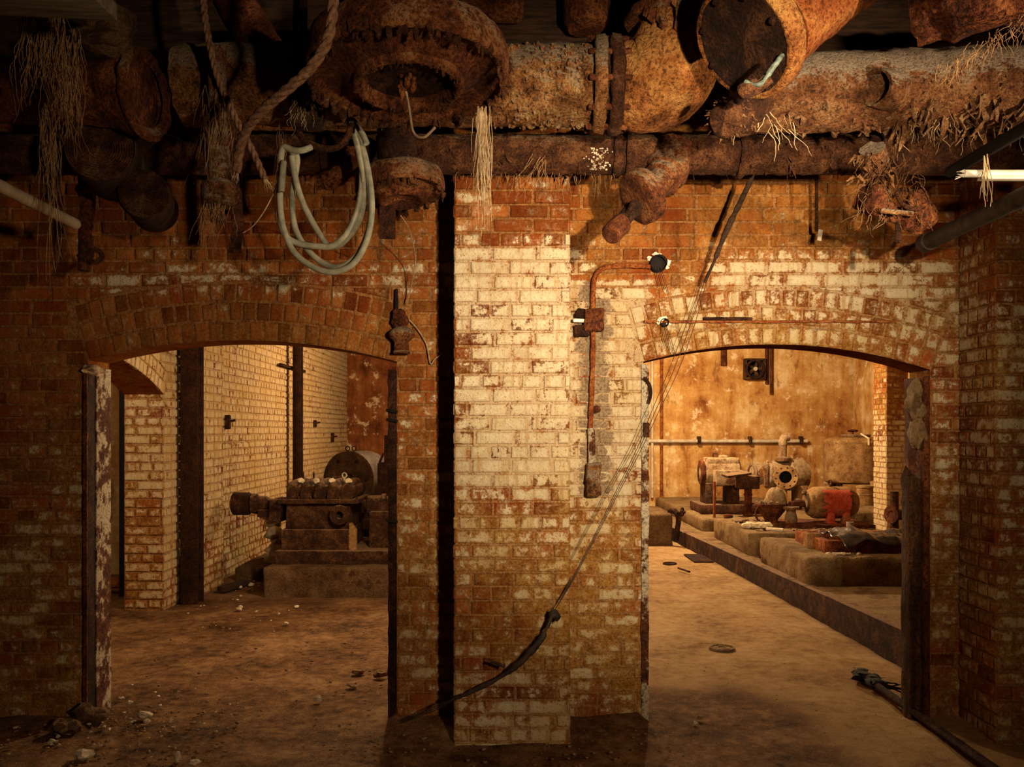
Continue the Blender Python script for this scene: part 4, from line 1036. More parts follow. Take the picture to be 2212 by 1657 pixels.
build('handle', MB().tube(spline([(xc-.16, YB-.05, zb+.22), (xc-.2, YB-.08, zb+.14), (xc-.17, YB-.1, zb+.06), (xc-.1, YB-.08, zb+.03)], 8), .012, 10), M['rust'], t)
build('side_flange', MB().cyl((x2+.0, YB-.12, zb+.24), (x2+.16, YB-.1, zb+.26), .04, 24), M['rust'], t, disp=(.004, 16))
build('shaft', MB().cyl((xc+.2, YB, zb+.24), (P(1747, 0, YB).x, YB, zb+.24), .035, 20).cyl((xc+.27, YB, zb+.24), (xc+.33, YB, zb+.24), .06, 20), M['machine'], t, disp=(.004, 18))
xm0 = P(1742, 0, YB).x; xm1 = P(1851, 0, YB).x; zm = P(0, 1086, YB).z; R_ = .178; ll = xm1-xm0
t = thing('electric_motor', 'electric motor in peeling coral red paint with a rusty lifting ring', 'motor', ((xm0+xm1)/2, YB, zb))
br_ = build('barrel', MB().lathe([(0, 0), (.09, 0), (.135, .01), (.15, .03), (.152, .05), (.165, .055), (R_, .08), (R_+.004, .12), (R_+.004, ll-.14), (R_, ll-.10), (.165, ll-.08), (.15, ll-.05), (.12, ll-.01), (0, ll)], (xm0, YB, zm), (1, .05, 0), 56), M['tan_iron'], t, disp=(.003, 12))
vs, fs = [], []; nA, nX = 22, 14
for i in range(nX+1):
    for k in range(nA+1):
        x = xm0+.15+(ll-.28)*i/nX; a = -.25+(2.05)*k/nA + (.12*mn.noise(V((i*.5, k*.4, 1))) if k in (0, nA) else 0)
        rr = R_+.0095; vs.append((x+(.07*mn.noise(V((k*.45, i, 4))) if i in (0, nX) else 0), YB-math.cos(a-.7)*rr*1.0, zm-math.sin(a-.7)*rr))
for i in range(nX):
    for k in range(nA): q = i*(nA+1)+k; fs.append([q, q+1, q+nA+2, q+nA+1])
build('painted_shell', MB().add(vs, fs), M['coral'], br_)['label'] = 'peeling coral red paint'
for xx in (xm0+.19, xm0+.36):
    build('foot', MB().box(xx, xx+.075, YB-.17, YB-.06, zb+.01, zm-.10, .012).box(xx-.01, xx+.085, YB-.2, YB-.05, zb+.01, zb+.05, .008), M['coral'], t)
build('lifting_ring', MB().torus((xm0+.27, YB, zm+R_+.05), (1, .4, 0), .026, .009, 20, 8).cyl((xm0+.27, YB, zm+R_-.01), (xm0+.27, YB, zm+R_+.03), .012, 10), M['rust'], t)
build('end_cover', MB().cyl((xm0-.02, YB, zm), (xm0+.015, YB, zm), .10, 32).rock((xm0-.03, YB-.02, zm+.12), .03, .03, .03, 2, 2), M['rust_pale'], t, disp=(.004, 16))
tag(build('bed_plate', MB().box(3.0, 3.98, 9.58, 10.2, zb-.004, zb+.04, .008, .1), M['rust'], base=(3.5, 9.9, zb), disp=(.004, 12)), 'rusty bed plate beneath the coral red motor', 'bed plate')
mb = MB()
for i in range(9): mb.rock(V(P(1615+i*5, 1128, 9.5)).lerp(V((P(1615+i*5, 0, 9.6).x, 9.6, zb+.03)), 1), .06, .05, .035, i, 2, .5)
tag(build('rag_heap', mb, M['rag'], base=(P(1635, 0, 9.6).x, 9.6, zb), disp=(.006, 20)), 'crumpled pale rag beside the rust-brown pump bowl', 'rag')
mb = MB()
for i in range(260): mb.rock((random.uniform(2.6, 3.9), random.uniform(9.3, 10.5), zb+.006), random.uniform(.006, .03), random.uniform(.006, .02), random.uniform(.004, .012), i, 1, .6)
tag(build('debris', mb, M['rust_mid'], base=(3.2, 9.9, zb)), 'flakes of rust scattered over the long plinth', 'debris', kind='stuff')
a = V((P(1655, 0, 9.35).x, 9.35, zb+.02)); tag(build('bar', MB().cyl(a, a+V((.16, -.08, -.002)), .018, 10), M['rag'], base=a), 'pale short bar lying on the edge of the long plinth', 'bar')

# steel frame and plastic on the near plinth
t = thing('steel_skid', 'rusty steel base frame lying on the nearest plinth', 'steel frame', (3.3, 8.0, .40))
for (a0, a1, b0, b1) in ((2.72, 4.1, 7.62, 7.70), (2.72, 4.1, 8.34, 8.42), (2.72, 2.80, 7.70, 8.34), (3.5, 3.58, 7.70, 8.34)):
    build('channel', MB().box(a0, a1, b0, b1, .39, .505, .006, .1), M['rust_orange'], t, disp=(.003, 9))
build('lug', MB().box(2.66, 2.80, 7.9, 8.0, .40, .535, .006), M['tan_iron'], t)
vs, fs = [], []; nx, ny = 46, 22
for i in range(nx+1):
    for k in range(ny+1):
        x = 2.85+1.1*i/nx; y = 7.52+.62*k/ny
        z = .525+.045*mn.noise(V((x*5, y*6, 2)))+.03*mn.noise(V((x*13, y*11, 5)))+.05*math.exp(-((x-3.05)/.12)**2)
        if y < 7.62: z -= (7.62-y)*.55
        vs.append((x+.03*mn.noise(V((y*5, x*3, 9))), y, max(z, .51 if y > 7.62 else .44)))
for i in range(nx):
    for k in range(ny): q = i*(ny+1)+k; fs.append([q, q+ny+1, q+ny+2, q+1])
o = build('plastic_sheet', MB().add(vs, fs), M['plastic'], base=(3.4, 7.8, .51), ang=80); md = o.modifiers.new('thick', 'SOLIDIFY'); md.thickness = .004
tag(o, 'crumpled black plastic sheet thrown over the rusty steel frame', 'plastic sheet')
x = P(1836, 0, 8.38).x; tag(build('tin_can', MB().lathe([(0, 0), (.034, 0), (.036, .004), (.034, .008), (.034, .08), (.036, .084), (.032, .086), (.031, .02), (0, .018)], (x, 8.38, .505), UP, 24), M['conduit'], base=(x, 8.38, .505)), 'small tin can standing behind the black plastic sheet', 'can')
mb = MB()
for i in range(60): mb.rock((P(random.gauss(1812, 12), 0, 7.5).x, random.gauss(7.5, .03), .41), random.uniform(.006, .022), .008, random.uniform(.005, .014), i, 1, .6)
tag(build('plaster_chips', mb, M['rag'], base=(P(1812, 0, 7.5).x, 7.5, .40)), 'pale chips spilled before the rusty steel frame', 'chips', kind='stuff')

# tank and drums
YT = 13.6; xt = P(1849, 0, YT).x; zt0, zt1 = .645, 1.33
t = thing('water_tank', 'round tan tank with a bolted lid standing against the far wall', 'tank', (xt, YT, PZ))
build('shell', MB().lathe([(0, 0), (.42, .005), (.465, .03), (.48, .07), (.48, .62), (.488, .63), (.488, .66), (.478, .672), (.45, .69), (.3, .715), (0, .72)], (xt, YT, zt0), UP, 80), M['tan_iron'], t, disp=(.004, 8))
build('lid', MB().lathe([(0, .76), (.20, .76), (.215, .752), (.215, .725), (.15, .70)], (xt, YT, zt0), UP, 56), M['rust_pale'], t, disp=(.003, 14))
build('lid_wheel', MB().torus((xt-.05, YT, zt0+.815), (.1, .2, 1), .07, .01, 28, 8).cyl((xt-.05, YT, zt0+.75), (xt-.05, YT, zt0+.82), .015, 10).box(xt-.12, xt+.02, YT-.008, YT+.008, zt0+.808, zt0+.822, .003), M['rust'], t)
build('lid_clip', MB().tube([(xt, YT-.49, zt0+.6), (xt, YT-.485, zt0+.70), (xt, YT-.2, zt0+.77)], .014, 8), M['rag'], t)
for a in (.5, 2.1, 3.7, 5.3): build('leg', MB().box(-.04, .04, -.04, .04, PZ-.01, zt0+.03, .006, 9, Matrix.Translation((xt+.4*math.cos(a), YT+.4*math.sin(a), 0))), M['machine'], t)
for (px, r, h, lab) in ((1868, .115, .27, 'squat rusty drum in front of the round tan tank'), (1897, .105, .33, 'taller rusty drum nearest the brick pillar')):
    x = P(px, 0, 12.55).x
    t = thing('iron_drum', lab, 'drum', (x, 12.55, .40))
    build('shell', MB().lathe([(0, 0), (r*.95, 0), (r, .01), (r, h*.5), (r*1.05, h*.52), (r*1.05, h*.56), (r, h*.58), (r, h-.03), (r*1.08, h-.025), (r*1.08, h), (r, h+.006)], (x, 12.55, .40), UP, 36), M['tan_iron'], t, disp=(.004, 12))
    build('lid', MB().lathe([(r, h), (r*.8, h+.012), (0, h+.015)], (x, 12.55, .40), UP, 36), M['motor'], t)
xv = P(1938, 0, 9.6).x
t = thing('stop_valve', 'rusty valve on an upright pipe beside the splintered jamb post', 'valve', (xv, 9.6, PZ))
build('riser', MB().cyl((xv-.03, 9.6, PZ-.01), (xv-.03, 9.6, .80), .045, 24, .006, 4), M['rust_mid'], t, disp=(.004, 14))
build('body', MB().tube(spline([(xv-.09, 9.52, .55), (xv+.02, 9.55, .55), (xv+.12, 9.6, .52), (xv+.16, 9.6, .40), (xv+.14, 9.6, .26), (xv+.22, 9.6, .2)], 8), [.06]*16+[.045]*17+[.05]*8, 24), M['rust_mid'], t, disp=(.006, 14))
build('flange', MB().lathe([(0, -.0), (.04, 0), (.045, .006), (.095, .006), (.1, -.006), (.095, -.028), (.05, -.03)], (xv-.1, 9.52, .55), (-.9, -.45, 0), 36), M['rust'], t, disp=(.003, 16))

# things on the far wall
t = thing('wall_pipe', 'white pipe running level along the stained far wall above the machines', 'pipe', (3.6, BY-.08, P(0, 953, BY).z))
zq = P(0, 953, BY-.08).z
build('barrel', MB().tube(seg_path((1.6, BY-.08, zq), (5.1, BY-.08, zq), 30), .030, 18), M['conduit'], t, disp=(.001, 9))
for px in (1510, 1620, 1730):
    x = P(px, 0, BY-.08).x; build('clip', MB().box(x-.03, x+.03, BY-.125, BY-.03, zq-.05, zq+.085, .008), M['machine'], t)
xf_, zf_ = P(1631, 797, BY-.1).x, P(1631, 797, BY-.1).z
t = thing('extractor_fan', 'square black extractor fan high on the stained far wall', 'fan', (xf_, BY, zf_))
mb = MB()
for (a, b, c, d) in ((-.18, .18, .145, .18), (-.18, .18, -.18, -.145), (-.18, -.145, -.145, .145), (.145, .18, -.145, .145)): mb.box(xf_+a, xf_+b, BY-.14, BY+.02, zf_+c, zf_+d, .006)
build('frame', mb, M['machine'], t)
build('cowl', MB().lathe([(.16, .02), (.17, 0), (.165, -.03), (.14, -.05), (.13, .0), (.13, .08)], (xf_-.01, BY-.14, zf_-.01), (0, 1, 0), 40), M['rust_dark'], t)
build('back_plate', MB().box(xf_-.16, xf_+.16, BY-.035, BY-.02, zf_-.16, zf_+.16, .004), M['black'], t)
for i in range(5): build('blade', MB().obox((xf_+.07*math.cos(i*1.257), BY-.09, zf_+.07*math.sin(i*1.257)), .12, .006, .06, R3(.5, -i*1.257, 0), .002), M['machine'], t)
build('motor_hub', MB().cyl((xf_, BY-.15, zf_), (xf_, BY-.06, zf_), .035, 20), M['conduit'], t)
for (px, y0, y1, lab) in ((1656, 762, 830, 'short dark conduit drop beside the extractor fan'), (1666, 760, 852, 'longer dark conduit drop beside the extractor fan'), (1563, 762, 790, 'stubby bracket hanging on the far wall over the grey motor')):
    x = P(px, 0, BY-.04).x; z0, z1 = P(0, y1, BY-.04).z, P(0, y0-30, BY-.04).z
    tag(build('conduit_drop', MB().cyl((x, BY-.04, z0), (x, BY-.04, z1), .028 if px > 1600 else .05, 14), M['rust'], base=(x, BY-.04, z0)), lab, 'conduit')
for px, w_, mt, lab in ((1409, .045, 'conduit', 'pale upright pipe on the far wall at the end of the gutter'), (1429, .06, 'rust_orange', 'rusty upright pipe on the far wall next to the pale one')):
    x = P(px, 0, BY-.06).x; tag(build('upright_pipe', MB().cyl((x, BY-.06, .3), (x, BY-.06, 3.4), w_*.5, 14, .006, 6), M[mt], base=(x, BY-.06, .3), disp=(.003, 6)), lab, 'pipe')
# floor bits
tag(build('pit_cover', MB().box(2.03, 2.25, 9.75, 10.35, -.01, .006, .003), M['steel_dark'], base=(2.14, 10, 0)), 'flat dark plate standing for the square pit hole in the floor beside the gutter', 'painted pit')  # flat dark plate stands in for the dark of an open pit
def disc(px, py, r, mat, lab, name='drain_cover'):
    Y = F*(EYE-.0)/(py-CY); x = P(px, 0, Y).x
    t = tag(build(name, MB().lathe([(0, .004), (r*.3, .004), (r*.34, .009), (r*.6, .009), (r*.64, .004), (r*.8, .004), (r*.84, .011), (r, .011), (r*1.05, -.02)], (x, Y, -.004), UP, 32), M[mat], base=(x, Y, 0)), lab, 'drain cover')
disc(1447, 1217, .075, 'steel_dark', 'small dark round cover in the floor near the concrete block')
disc(1560, 1400, .085, 'concrete', 'round concrete drain ring in the open floor by the gutter')
a = V((P(1467, 0, 9.2).x, 9.25, .012)); tag(build('iron_rod', MB().tube([a, a+V((.07, -.25, 0))], .010, 8), M['rust_dark'], base=a), 'short dark rod lying on the floor beyond the drain ring', 'rod')
a = V((P(1640, 0, 8.95).x, 8.95, PZ+.014)); tag(build('iron_rod', MB().tube([a, a+V((.2, -.02, 0))], .012, 8), M['rust_dark'], base=a), 'thin dark rod on the platform between the two nearest plinths', 'rod')
xv = 2.12
t = thing('stop_valve', 'little dark valve hung on the corner of the squat concrete block', 'valve', (xv, 11.25, .3))
build('body', MB().tube(spline([(2.03, 11.3, .42), (2.08, 11.22, .43), (2.12, 11.17, .36), (2.11, 11.17, .2), (2.09, 11.17, .06)], 8), .035, 16), M['rust_dark'], t, disp=(.008, 16))
build('handwheel', MB().torus((2.16, 11.12, .43), (1, -.6, 0), .05, .012, 20, 8).cyl((2.1, 11.16, .42), (2.2, 11.1, .43), .016, 10), M['rust_dark'], t)
# ---------------------------------------------------------------- pump bay behind the narrow arch
pad('concrete_plinth', 'low concrete plinth under the big ribbed pump', -2.2, -.55, 7.74, 9.9, -.03, .254, 'concrete_dark', .025, .010)
pad('concrete_step', 'low dark concrete step along the whitewashed brick wall', -2.72, -2.25, 8.6, 9.6, -.03, .12, 'concrete_dark', .02)
Yp = 8.05
X = lambda px, Y=Yp: P(px, 0, Y).x
Zp = lambda py, Y=Yp: P(0, py, Y).z
t = thing('ribbed_pump', 'big rust-brown pump with a ribbed casing and a long shaft end', 'pump', (X(690), 8.3, .254))
build('bed', MB().box(X(600), X(870), 7.92, 8.95, .25, .375, .012, .1), M['machine'], t, disp=(.005, 9))
build('pedestal', MB().box(X(612), X(758), 7.98, 8.72, .37, .56, .012, .1), M['machine'], t, disp=(.006, 9))
build('casing', MB().box(X(618), X(757), 8.03, 8.66, .555, .80, .02, .08), M['machine'], t, disp=(.004, 9))
jf_ = build('joint_flange', MB().box(X(604), X(776), 7.98, 8.72, .795, .835, .008, .1), M['machine'], t, disp=(.003, 12))
up = MB().box(X(616), X(768), 8.05, 8.66, .83, .965, .06, .1)
ct_ = build('casing_top', up, M['machine'], t, disp=(.004, 10))
for i in range(5):
    x = X(632+29*i); build('rib', MB().tube(spline([(x, 8.06, .83), (x, 8.055, .88), (x, 8.09, .93), (x, 8.17, .952), (x, 8.5, .952), (x, 8.62, .92), (x, 8.65, .83)], 6), .056, 24), M['machine'], ct_, disp=(.003, 14))
for px in (648, 680, 715, 750):
    x = X(px); build('lug', MB().rock((x, 8.1, 1.0), .035, .03, .025, px, 2, .5), M['rag'], ct_)['label'] = 'pale dusty lug'
for px in (650, 673): x = X(px); build('eye_bolt', MB().torus((x, 8.14, 1.05), (1, .3, 0), .028, .008, 18, 8), M['machine'], t)
x = X(741); build('eye_bolt', MB().torus((x, 8.12, 1.05), (.3, 1, 0), .022, .007, 18, 8).cyl((x, 8.12, .97), (x, 8.12, 1.03), .008, 8), M['conduit'], t)
build('port_flange', MB().lathe([(.05, -.1), (.05, -.03), (.088, -.028), (.092, -.02), (.092, .0), (.086, .008), (.036, .008), (.032, 0), (.032, -.05), (0, -.05)], (X(733, 7.97), 7.97, Zp(1113, 7.97)), (0, -1, 0), 40), M['machine'], t, disp=(.002, 16))
for i in range(14):
    x = X(612+12.4*i); build('bolt', MB().cyl((x, 8.0, .832), (x, 8.0, .862), .010, 6, .002), M['machine'], jf_)
zs = Zp(1088, 8.3); xs = [P(p, 0, 8.3).x for p in (503, 540, 546, 562, 583, 612)]
build('coupling', MB().lathe([(0, 0), (.09, 0), (.108, .012), (.108, xs[1]-xs[0]-.01), (.10, xs[1]-xs[0]), (.085, xs[1]-xs[0]+.006), (0, xs[1]-xs[0]+.01)], (xs[0], 8.3, zs), (1, 0, 0), 44), M['rust_dark'], t, disp=(.004, 16))
build('bearing_housing', MB().lathe([(.06, 0), (.095, .01), (.095, .06), (.075, .075), (.075, .14), (.05, .17), (.05, .30)], (xs[1]+.01, 8.3, zs), (1, 0, 0), 40), M['machine'], t, disp=(.007, 12))
build('bearing_bracket', MB().box(xs[3], xs[5]+.02, 8.2, 8.42, zs-.12, zs-.05, .012).box(xs[4]+.03, xs[5]+.02, 8.15, 8.5, zs-.16, zs+.05, .012), M['machine'], t, disp=(.004, 12))
xr0, xr1 = X(774), X(880)
build('bearing_housing', MB().lathe([(.05, 0), (.06, .03), (.10, .05), (.10, .18), (.115, .185), (.115, .22), (.09, .23), (.09, xr1-xr0)], (xr0, 8.3, zs-.02), (1, 0, 0), 40), M['machine'], t, disp=(.006, 12))
build('bearing_bracket', MB().box(xr0+.08, xr1, 8.15, 8.5, .37, zs-.06, .015, .1), M['machine'], t, disp=(.004, 9))
mb = MB(); mb.add([(X(757), 7.98, .375), (X(772), 7.98, .375), (X(772), 7.98, .56), (X(762), 7.98, .62), (X(757), 7.98, .62), (X(757), 8.04, .375), (X(772), 8.04, .375), (X(772), 8.04, .56), (X(762), 8.04, .62), (X(757), 8.04, .62)], [[0, 1, 2, 3, 4], [9, 8, 7, 6, 5], [0, 5, 6, 1], [1, 6, 7, 2], [2, 7, 8, 3], [3, 8, 9, 4], [4, 9, 5, 0]])
build('gusset', mb, M['tan_iron'], t)
Yd = 9.35; dc = P(752, 1036, Yd); R_ = L(61, Yd); dn = V((-.36, -1, .0)).normalized()
t = thing('electric_motor', 'round drum-ended motor standing behind the big ribbed pump', 'motor', (dc.x, Yd, .254))
dr_ = build('drum', MB().lathe([(R_*.9, -.42), (R_, -.40), (R_, -.03), (R_+.004, -.025), (R_+.004, -.005), (R_-.008, .004), (R_*.93, .006), (R_*.5, .022), (R_*.42, .03), (R_*.40, .045), (R_*.30, .05), (R_*.22, .035), (R_*.2, .02), (0, .02)], dc, dn, 72), M['drum'], t, disp=(.002, 9))
u = dn.orthogonal().normalized(); w_ = dn.cross(u)
for i in range(6):
    a = 2*PI*i/6+.3; q = dc+(u*math.cos(a)+w_*math.sin(a))*R_*.74; build('bolt', MB().cyl(q, q+dn*.022, .022, 16, .004), M['rust_dark'], dr_)
build('shaft', MB().cyl(dc, dc+dn*.35, .05, 20), M['machine'], t)
for dx in (-.02, .05): build('lifting_ring', MB().torus(dc+V((dx, .08, R_+.028)), (.3, 1, 0), .024, .007, 18, 8), M['rust_dark'], t)
build('foot', MB().box(dc.x-.2, dc.x+.3, Yd+.02, Yd+.4, .25, dc.z-R_*.75, .012), M['machine'], t)
xk = P(815, 0, 8.9).x
t = thing('starter_cabinet', 'dark narrow iron cabinet half hidden by the steel jamb strip', 'cabinet', (xk+.15, 9.0, .254))
build('case', MB().box(xk, xk+.40, 8.9, 9.2, .25, Zp(1000, 8.9), .012, .1), M['rust_dark'], t)
mb = MB(); z0, z1 = Zp(1000, 8.9), Zp(940, 8.9); xa_, xb_ = P(820, 0, 8.9).x, P(829, 0, 8.9).x
mb.box(xb_, xk+.4, 8.92, 9.15, z0-.01, z1, .012)
build('head', mb, M['steel_dark'], t, disp=(.006, 8)); build('lever', MB().cyl((xk+.02, 8.92, z0), (xk+.06, 8.92, z0+.10), .012, 10), M['rust_dark'], t)

def ibeam(name, label, x0, x1, y0, y1, z1, mat='steel_dark'):
    mb = MB(); w_ = .012
    mb.box(x0, x1, y0, y0+w_, 0-.02, z1, .002); mb.box(x0, x1, y1-w_, y1, -.02, z1, .002); mb.box((x0+x1)/2-w_/2, (x0+x1)/2+w_/2, y0+w_, y1-w_, -.02, z1, .002)
    return tag(build(name, mb, M[mat], base=((x0+x1)/2, (y0+y1)/2, 0)), label, 'steel column')
ibeam('steel_column', 'wide dark steel column beside the small arched doorway', P(389, 0, 7.45).x, P(427, 0, 7.45).x, 7.45, 7.60, 3.5)
ibeam('steel_column', 'narrow dark steel column on the whitewashed wall behind the ribbed pump', P(632, 0, 11.1).x, P(650, 0, 11.1).x, 11.1, 11.22, 3.5)
ibeam('steel_post', 'black upright strip for the dark gap inside the small arched doorway', P(257, 0, 7.75).x, P(272, 0, 7.75).x, 7.75, 7.85, 2.2, 'black')  # black upright strip added where the doorway shows a dark gap
a = V((-3.95, 7.9, .09)); tag(build('floor_pipe', MB().cyl(a, a+V((.62, 0, 0)), .05, 24), M['rust_orange'], base=a, disp=(.002, 9)), 'orange pipe lying on the floor across the small arched doorway', 'pipe')
a, b = V((LX+.05, 10.65, 2.27)), V((LX+.05, 11.9, 2.265))
tag(build('iron_bar', MB().box(LX+.02, LX+.06, 10.65, 11.9, 2.25, 2.285, .004), M['rust_dark'], base=a), 'black iron bar fixed level across the narrow steel column', 'bar')
for (px, py, s, lab) in ((487, 912, .05, 'black iron bracket on the whitewashed wall past the wide column'), (677, 915, .035, 'square rusty fixing on the whitewashed wall past the narrow column'), (715, 945, .05, 'thin dark cramp low on the whitewashed wall near the far corner')):
    Y = (CX-px)/F; Y = -LX/Y; p = P(px, py, Y)
    tag(build('wall_bracket', MB().box(LX-.005, LX+.05, p.y-s*.5, p.y+s*.5, p.z-s*1.4, p.z+s*1.4, .008).cyl((LX, p.y, p.z), (LX+.10, p.y, p.z+.02), .012, 10), M['rust_dark'], base=(LX, p.y, p.z)), lab, 'bracket')
a = V((P(505, 0, 8.1).x, 8.1, .03)); tag(build('timber_offcut', MB().obox(a, .08, .42, .05, R3(0, 0, -.25), .004), M['timber_dark'], base=a), 'dark timber offcut on the floor before the low plinth', 'timber')
mb = MB()
for i in range(6): mb.rock((P(590+random.uniform(-9, 9), 0, 8.9).x, 8.95+random.uniform(-.1, .1), .16+.09*i), .09, .08, .07, i+3, 2, .5)
tag(build('mortar_heap', mb, M['stone'], base=(P(590, 0, 8.9).x, 8.95, .12), disp=(.008, 12)), 'lumpy pale mortar heap between the shaft end and the wall', 'mortar heap')

# ---------------------------------------------------------------- jamb frames of both arches
def jagged(mb_, amp, seed, zmin):
    for i, p in enumerate(mb_.v):
        if p.z > zmin: p.x += amp*mn.noise(V((seed, p.z*9, 0)))
t = thing('jamb_frame', 'steel jamb lining with flaking cream paint beside the dirt heap', 'jamb frame', (A1.x0, WY+.1, 0))
build('web', MB().box(A1.x0-.002, A1.x0+.008, WY+.075, WY+.24, -.02, 1.79, .002, .06), M['steel_flake'], t, disp=(.002, 14))
build('angle', MB().box(A1.x0-.004, A1.x0+.003, WY-.004, WY+.08, -.02, 1.79, .002, .06), M['rust_dark'], t, disp=(.0015, 14))
build('lip', MB().box(A1.x0-.018, A1.x0+.004, WY-.02, WY-.006, .0, 1.76, .003, .06), M['rust'], t, disp=(.003, 14))
build('cap', MB().rock((A1.x0+.0, WY+.06, 1.775), .035, .10, .03, 2, 3, .5), M['motor'], t, disp=(.004, 14))
mb = MB().box(A1.x1-.046, A1.x1-.002, WY+.012, WY+.03, -.02, 1.775, .003, .03).box(A1.x1-.012, A1.x1-.002, WY+.03, WY+.2, -.02, 1.775, .003, .05)
t = thing('jamb_frame', 'dark corroded steel angle lining the jamb next to the ribbed pump', 'jamb frame', (A1.x1, WY+.1, 0))
build('angle', mb, M['rust_dark'], t, disp=(.006, 10))
for py in (890, 910, 1128): build('cramp', MB().tube([P(835, py-4, WY), P(858, py, WY-.015)], .008, 8), M['black'], t)
mb = MB().box(A2.x0-.012, A2.x0+.026, WY-.012, WY+.006, -.02, 1.80, .003, .03).box(A2.x0, A2.x0+.01, WY+.006, WY+.2, -.02, 1.8, .003, .05)
t = thing('jamb_frame', 'steel jamb strip with flaking white paint at the foot of the bright brickwork', 'jamb frame', (A2.x0, WY+.1, 0))
build('angle', mb, M['steel_flake'], t, disp=(.005, 10))
build('lock_plate', MB().box(A2.x0-.004, A2.x0+.028, WY-.02, WY-.004, 1.43, 1.505, .003).cyl((A2.x0+.012, WY-.022, 1.465), (A2.x0+.012, WY-.012, 1.465), .012, 14), M['rust_mid'], t)
build('upper_hook', MB().tube(spline([(A2.x0-.005, WY-.01, 1.73), (A2.x0+.025, WY-.01, 1.70), (A2.x0+.034, WY-.01, 1.65), (A2.x0+.02, WY-.01, 1.6)], 6), .010, 8), M['rust_dark'], t)
t = thing('jamb_frame', 'dark steel channel lining the jamb behind the splintered post', 'jamb frame', (A2.x1, WY+.1, 0))
build('channel', MB().box(A2.x1-.028, A2.x1-.002, WY+.01, WY+.235, -.02, 1.74, .004, .05), M['rust'], t, disp=(.009, 7))
build('mortar_lump', MB().rock((A2.x1-.03, WY+.10, 1.62), .03, .09, .10, 4, 3, .6).rock((A2.x1-.03, WY+.08, 1.45), .028, .08, .08, 6, 3, .6), M['concrete'], t, disp=(.006, 12))
mb = MB().box(A2.x1-.095, A2.x1-.034, WY+.02, WY+.13, -.02, 1.23, .012, .03)
for p in mb.v:
    k = max(0, p.z-1.05)/.18; p.z += .10*k*mn.noise(V((p.x*30, p.y*26, 1))); p.x += .006*mn.noise(V((0, p.y*9, p.z*6))); 
tag(build('wooden_post', mb, M['postwood'], base=(A2.x1-.06, WY+.07, 0), disp=(.005, 12)), 'splintered rotting wooden post standing in the jamb of the wide arch', 'post')

# ---------------------------------------------------------------- fittings on the wall
YW = WY-.022
t = thing('wall_conduit', 'rusty conduit running down the bright brickwork to a crusted switch', 'conduit', P(1280, 800, YW))
build('pipe', MB().tube(spline(pts([(1405, 576), (1345, 574), (1302, 580), (1284, 604), (1281, 660), (1281, 740), (1279, 830), (1276, 920), (1276, 990), (1280, 1050)], YW), 10), .0125, 14), M['rust_orange'], t, disp=(.003, 26), ang=80)
build('saddle_box', MB().box(P(1262, 0, YW).x, P(1304, 0, YW).x, WY-.06, WY+.002, P(0, 716, YW).z, P(0, 668, YW).z, .012, .02), M['rust'], t, disp=(.008, 16))
build('clip', MB().rock(P(1289, 884, YW-.01), .018, .016, .02, 3, 2), M['rust'], t)
build('switch', MB().box(P(1265, 0, YW).x, P(1297, 0, YW).x, WY-.07, WY+.002, P(0, 1072, YW).z, P(0, 1000, YW).z, .014, .02), M['rust_pale'], t, disp=(.010, 14))
build('sleeve', MB().cyl(P(1277, 925, YW), P(1279, 1010, YW), .019, 16, .004, 6), M['steel_flake'], t, disp=(.003, 20))
t = thing('porcelain_holder', 'white porcelain stub in a dark hole beside the rusty conduit', 'insulator', P(1250, 692, WY-.03))
build('stub', MB().cyl(P(1238, 692, WY-.05), P(1262, 693, WY-.03), .010, 14, .004), M['porcelain'], t)
build('bracket', MB().box(P(1240, 0, WY).x, P(1272, 0, WY).x, WY-.045, WY+.002, P(0, 728, WY).z, P(0, 704, WY).z, .006).rock(P(1258, 680, WY-.012), .04, .018, .03, 3, 2, .5), M['rust_dark'], t, disp=(.006, 18))
def socket(px, py, r, lab, sd):
    t = thing('broken_socket', lab, 'wall socket', P(px, py, WY))
    build('ring', MB().lathe([(r*.95, .0), (r, -.02), (r*.92, -.036), (r*.8, -.03), (r*.75, -.005), (0, -.004)], P(px, py, WY-.003), (0, 1, 0), 32), M['black'], t, disp=(.005, 26))
    mb = MB()
    for i in range(13):
        a = random.choice([random.uniform(1.2, 3.0), random.uniform(1.2, 3.0), random.uniform(-.5, .4)]); k = random.uniform(.4, 1); mb.rock(P(px, py, WY-.01)+V((math.cos(a)*r*1.12, random.uniform(-.006, .006), math.sin(a)*r*1.12)), .016*k, .006, .010*k, i+sd, 2, 1.0)
    build('white_rim', mb, M['porcelain'], t)
    for k in range(3): build('loose_wire', MB().tube(spline([P(px-6+5*k, py+4, WY-.02), P(px-2+8*k, py+30, WY-.035), P(px+4+10*k, py+50+8*k, WY-.03)], 6), .0016, 5), M['wire'], t)
socket(1421, 570, .045, 'broken black socket with a white rim high on the orange brickwork', 1)
socket(1434, 698, .022, 'small broken socket low on the bright arch bricks', 40)
tag(build('steel_lintel', MB().box(P(1518, 0, WY).x, P(1624, 0, WY).x, WY-.018, WY+.02, P(0, 693, WY).z, P(0, 686, WY).z, .002, .03), M['rust_dark'], base=P(1570, 690, WY), disp=(.002, 20)), 'thin rusty bar let into the bricks over the wide arch', 'bar')
tag(build('wall_pipe', MB().tube(seg_path(P(1392, 695, WY-.012), P(1935, 695, WY-.012), 40), .007, 10), M['rust_orange'], base=P(1392, 695, WY), disp=(.003, 14)), 'slim rusty pipe run level across the bricks of the wide arch', 'pipe')
t = thing('gas_fitting', 'crusted iron fitting like a small tap on the corner above the steel jamb strip', 'fitting', P(866, 720, WY-.05))
ft = lambda px, py, d=.05: P(px, py, WY-d)
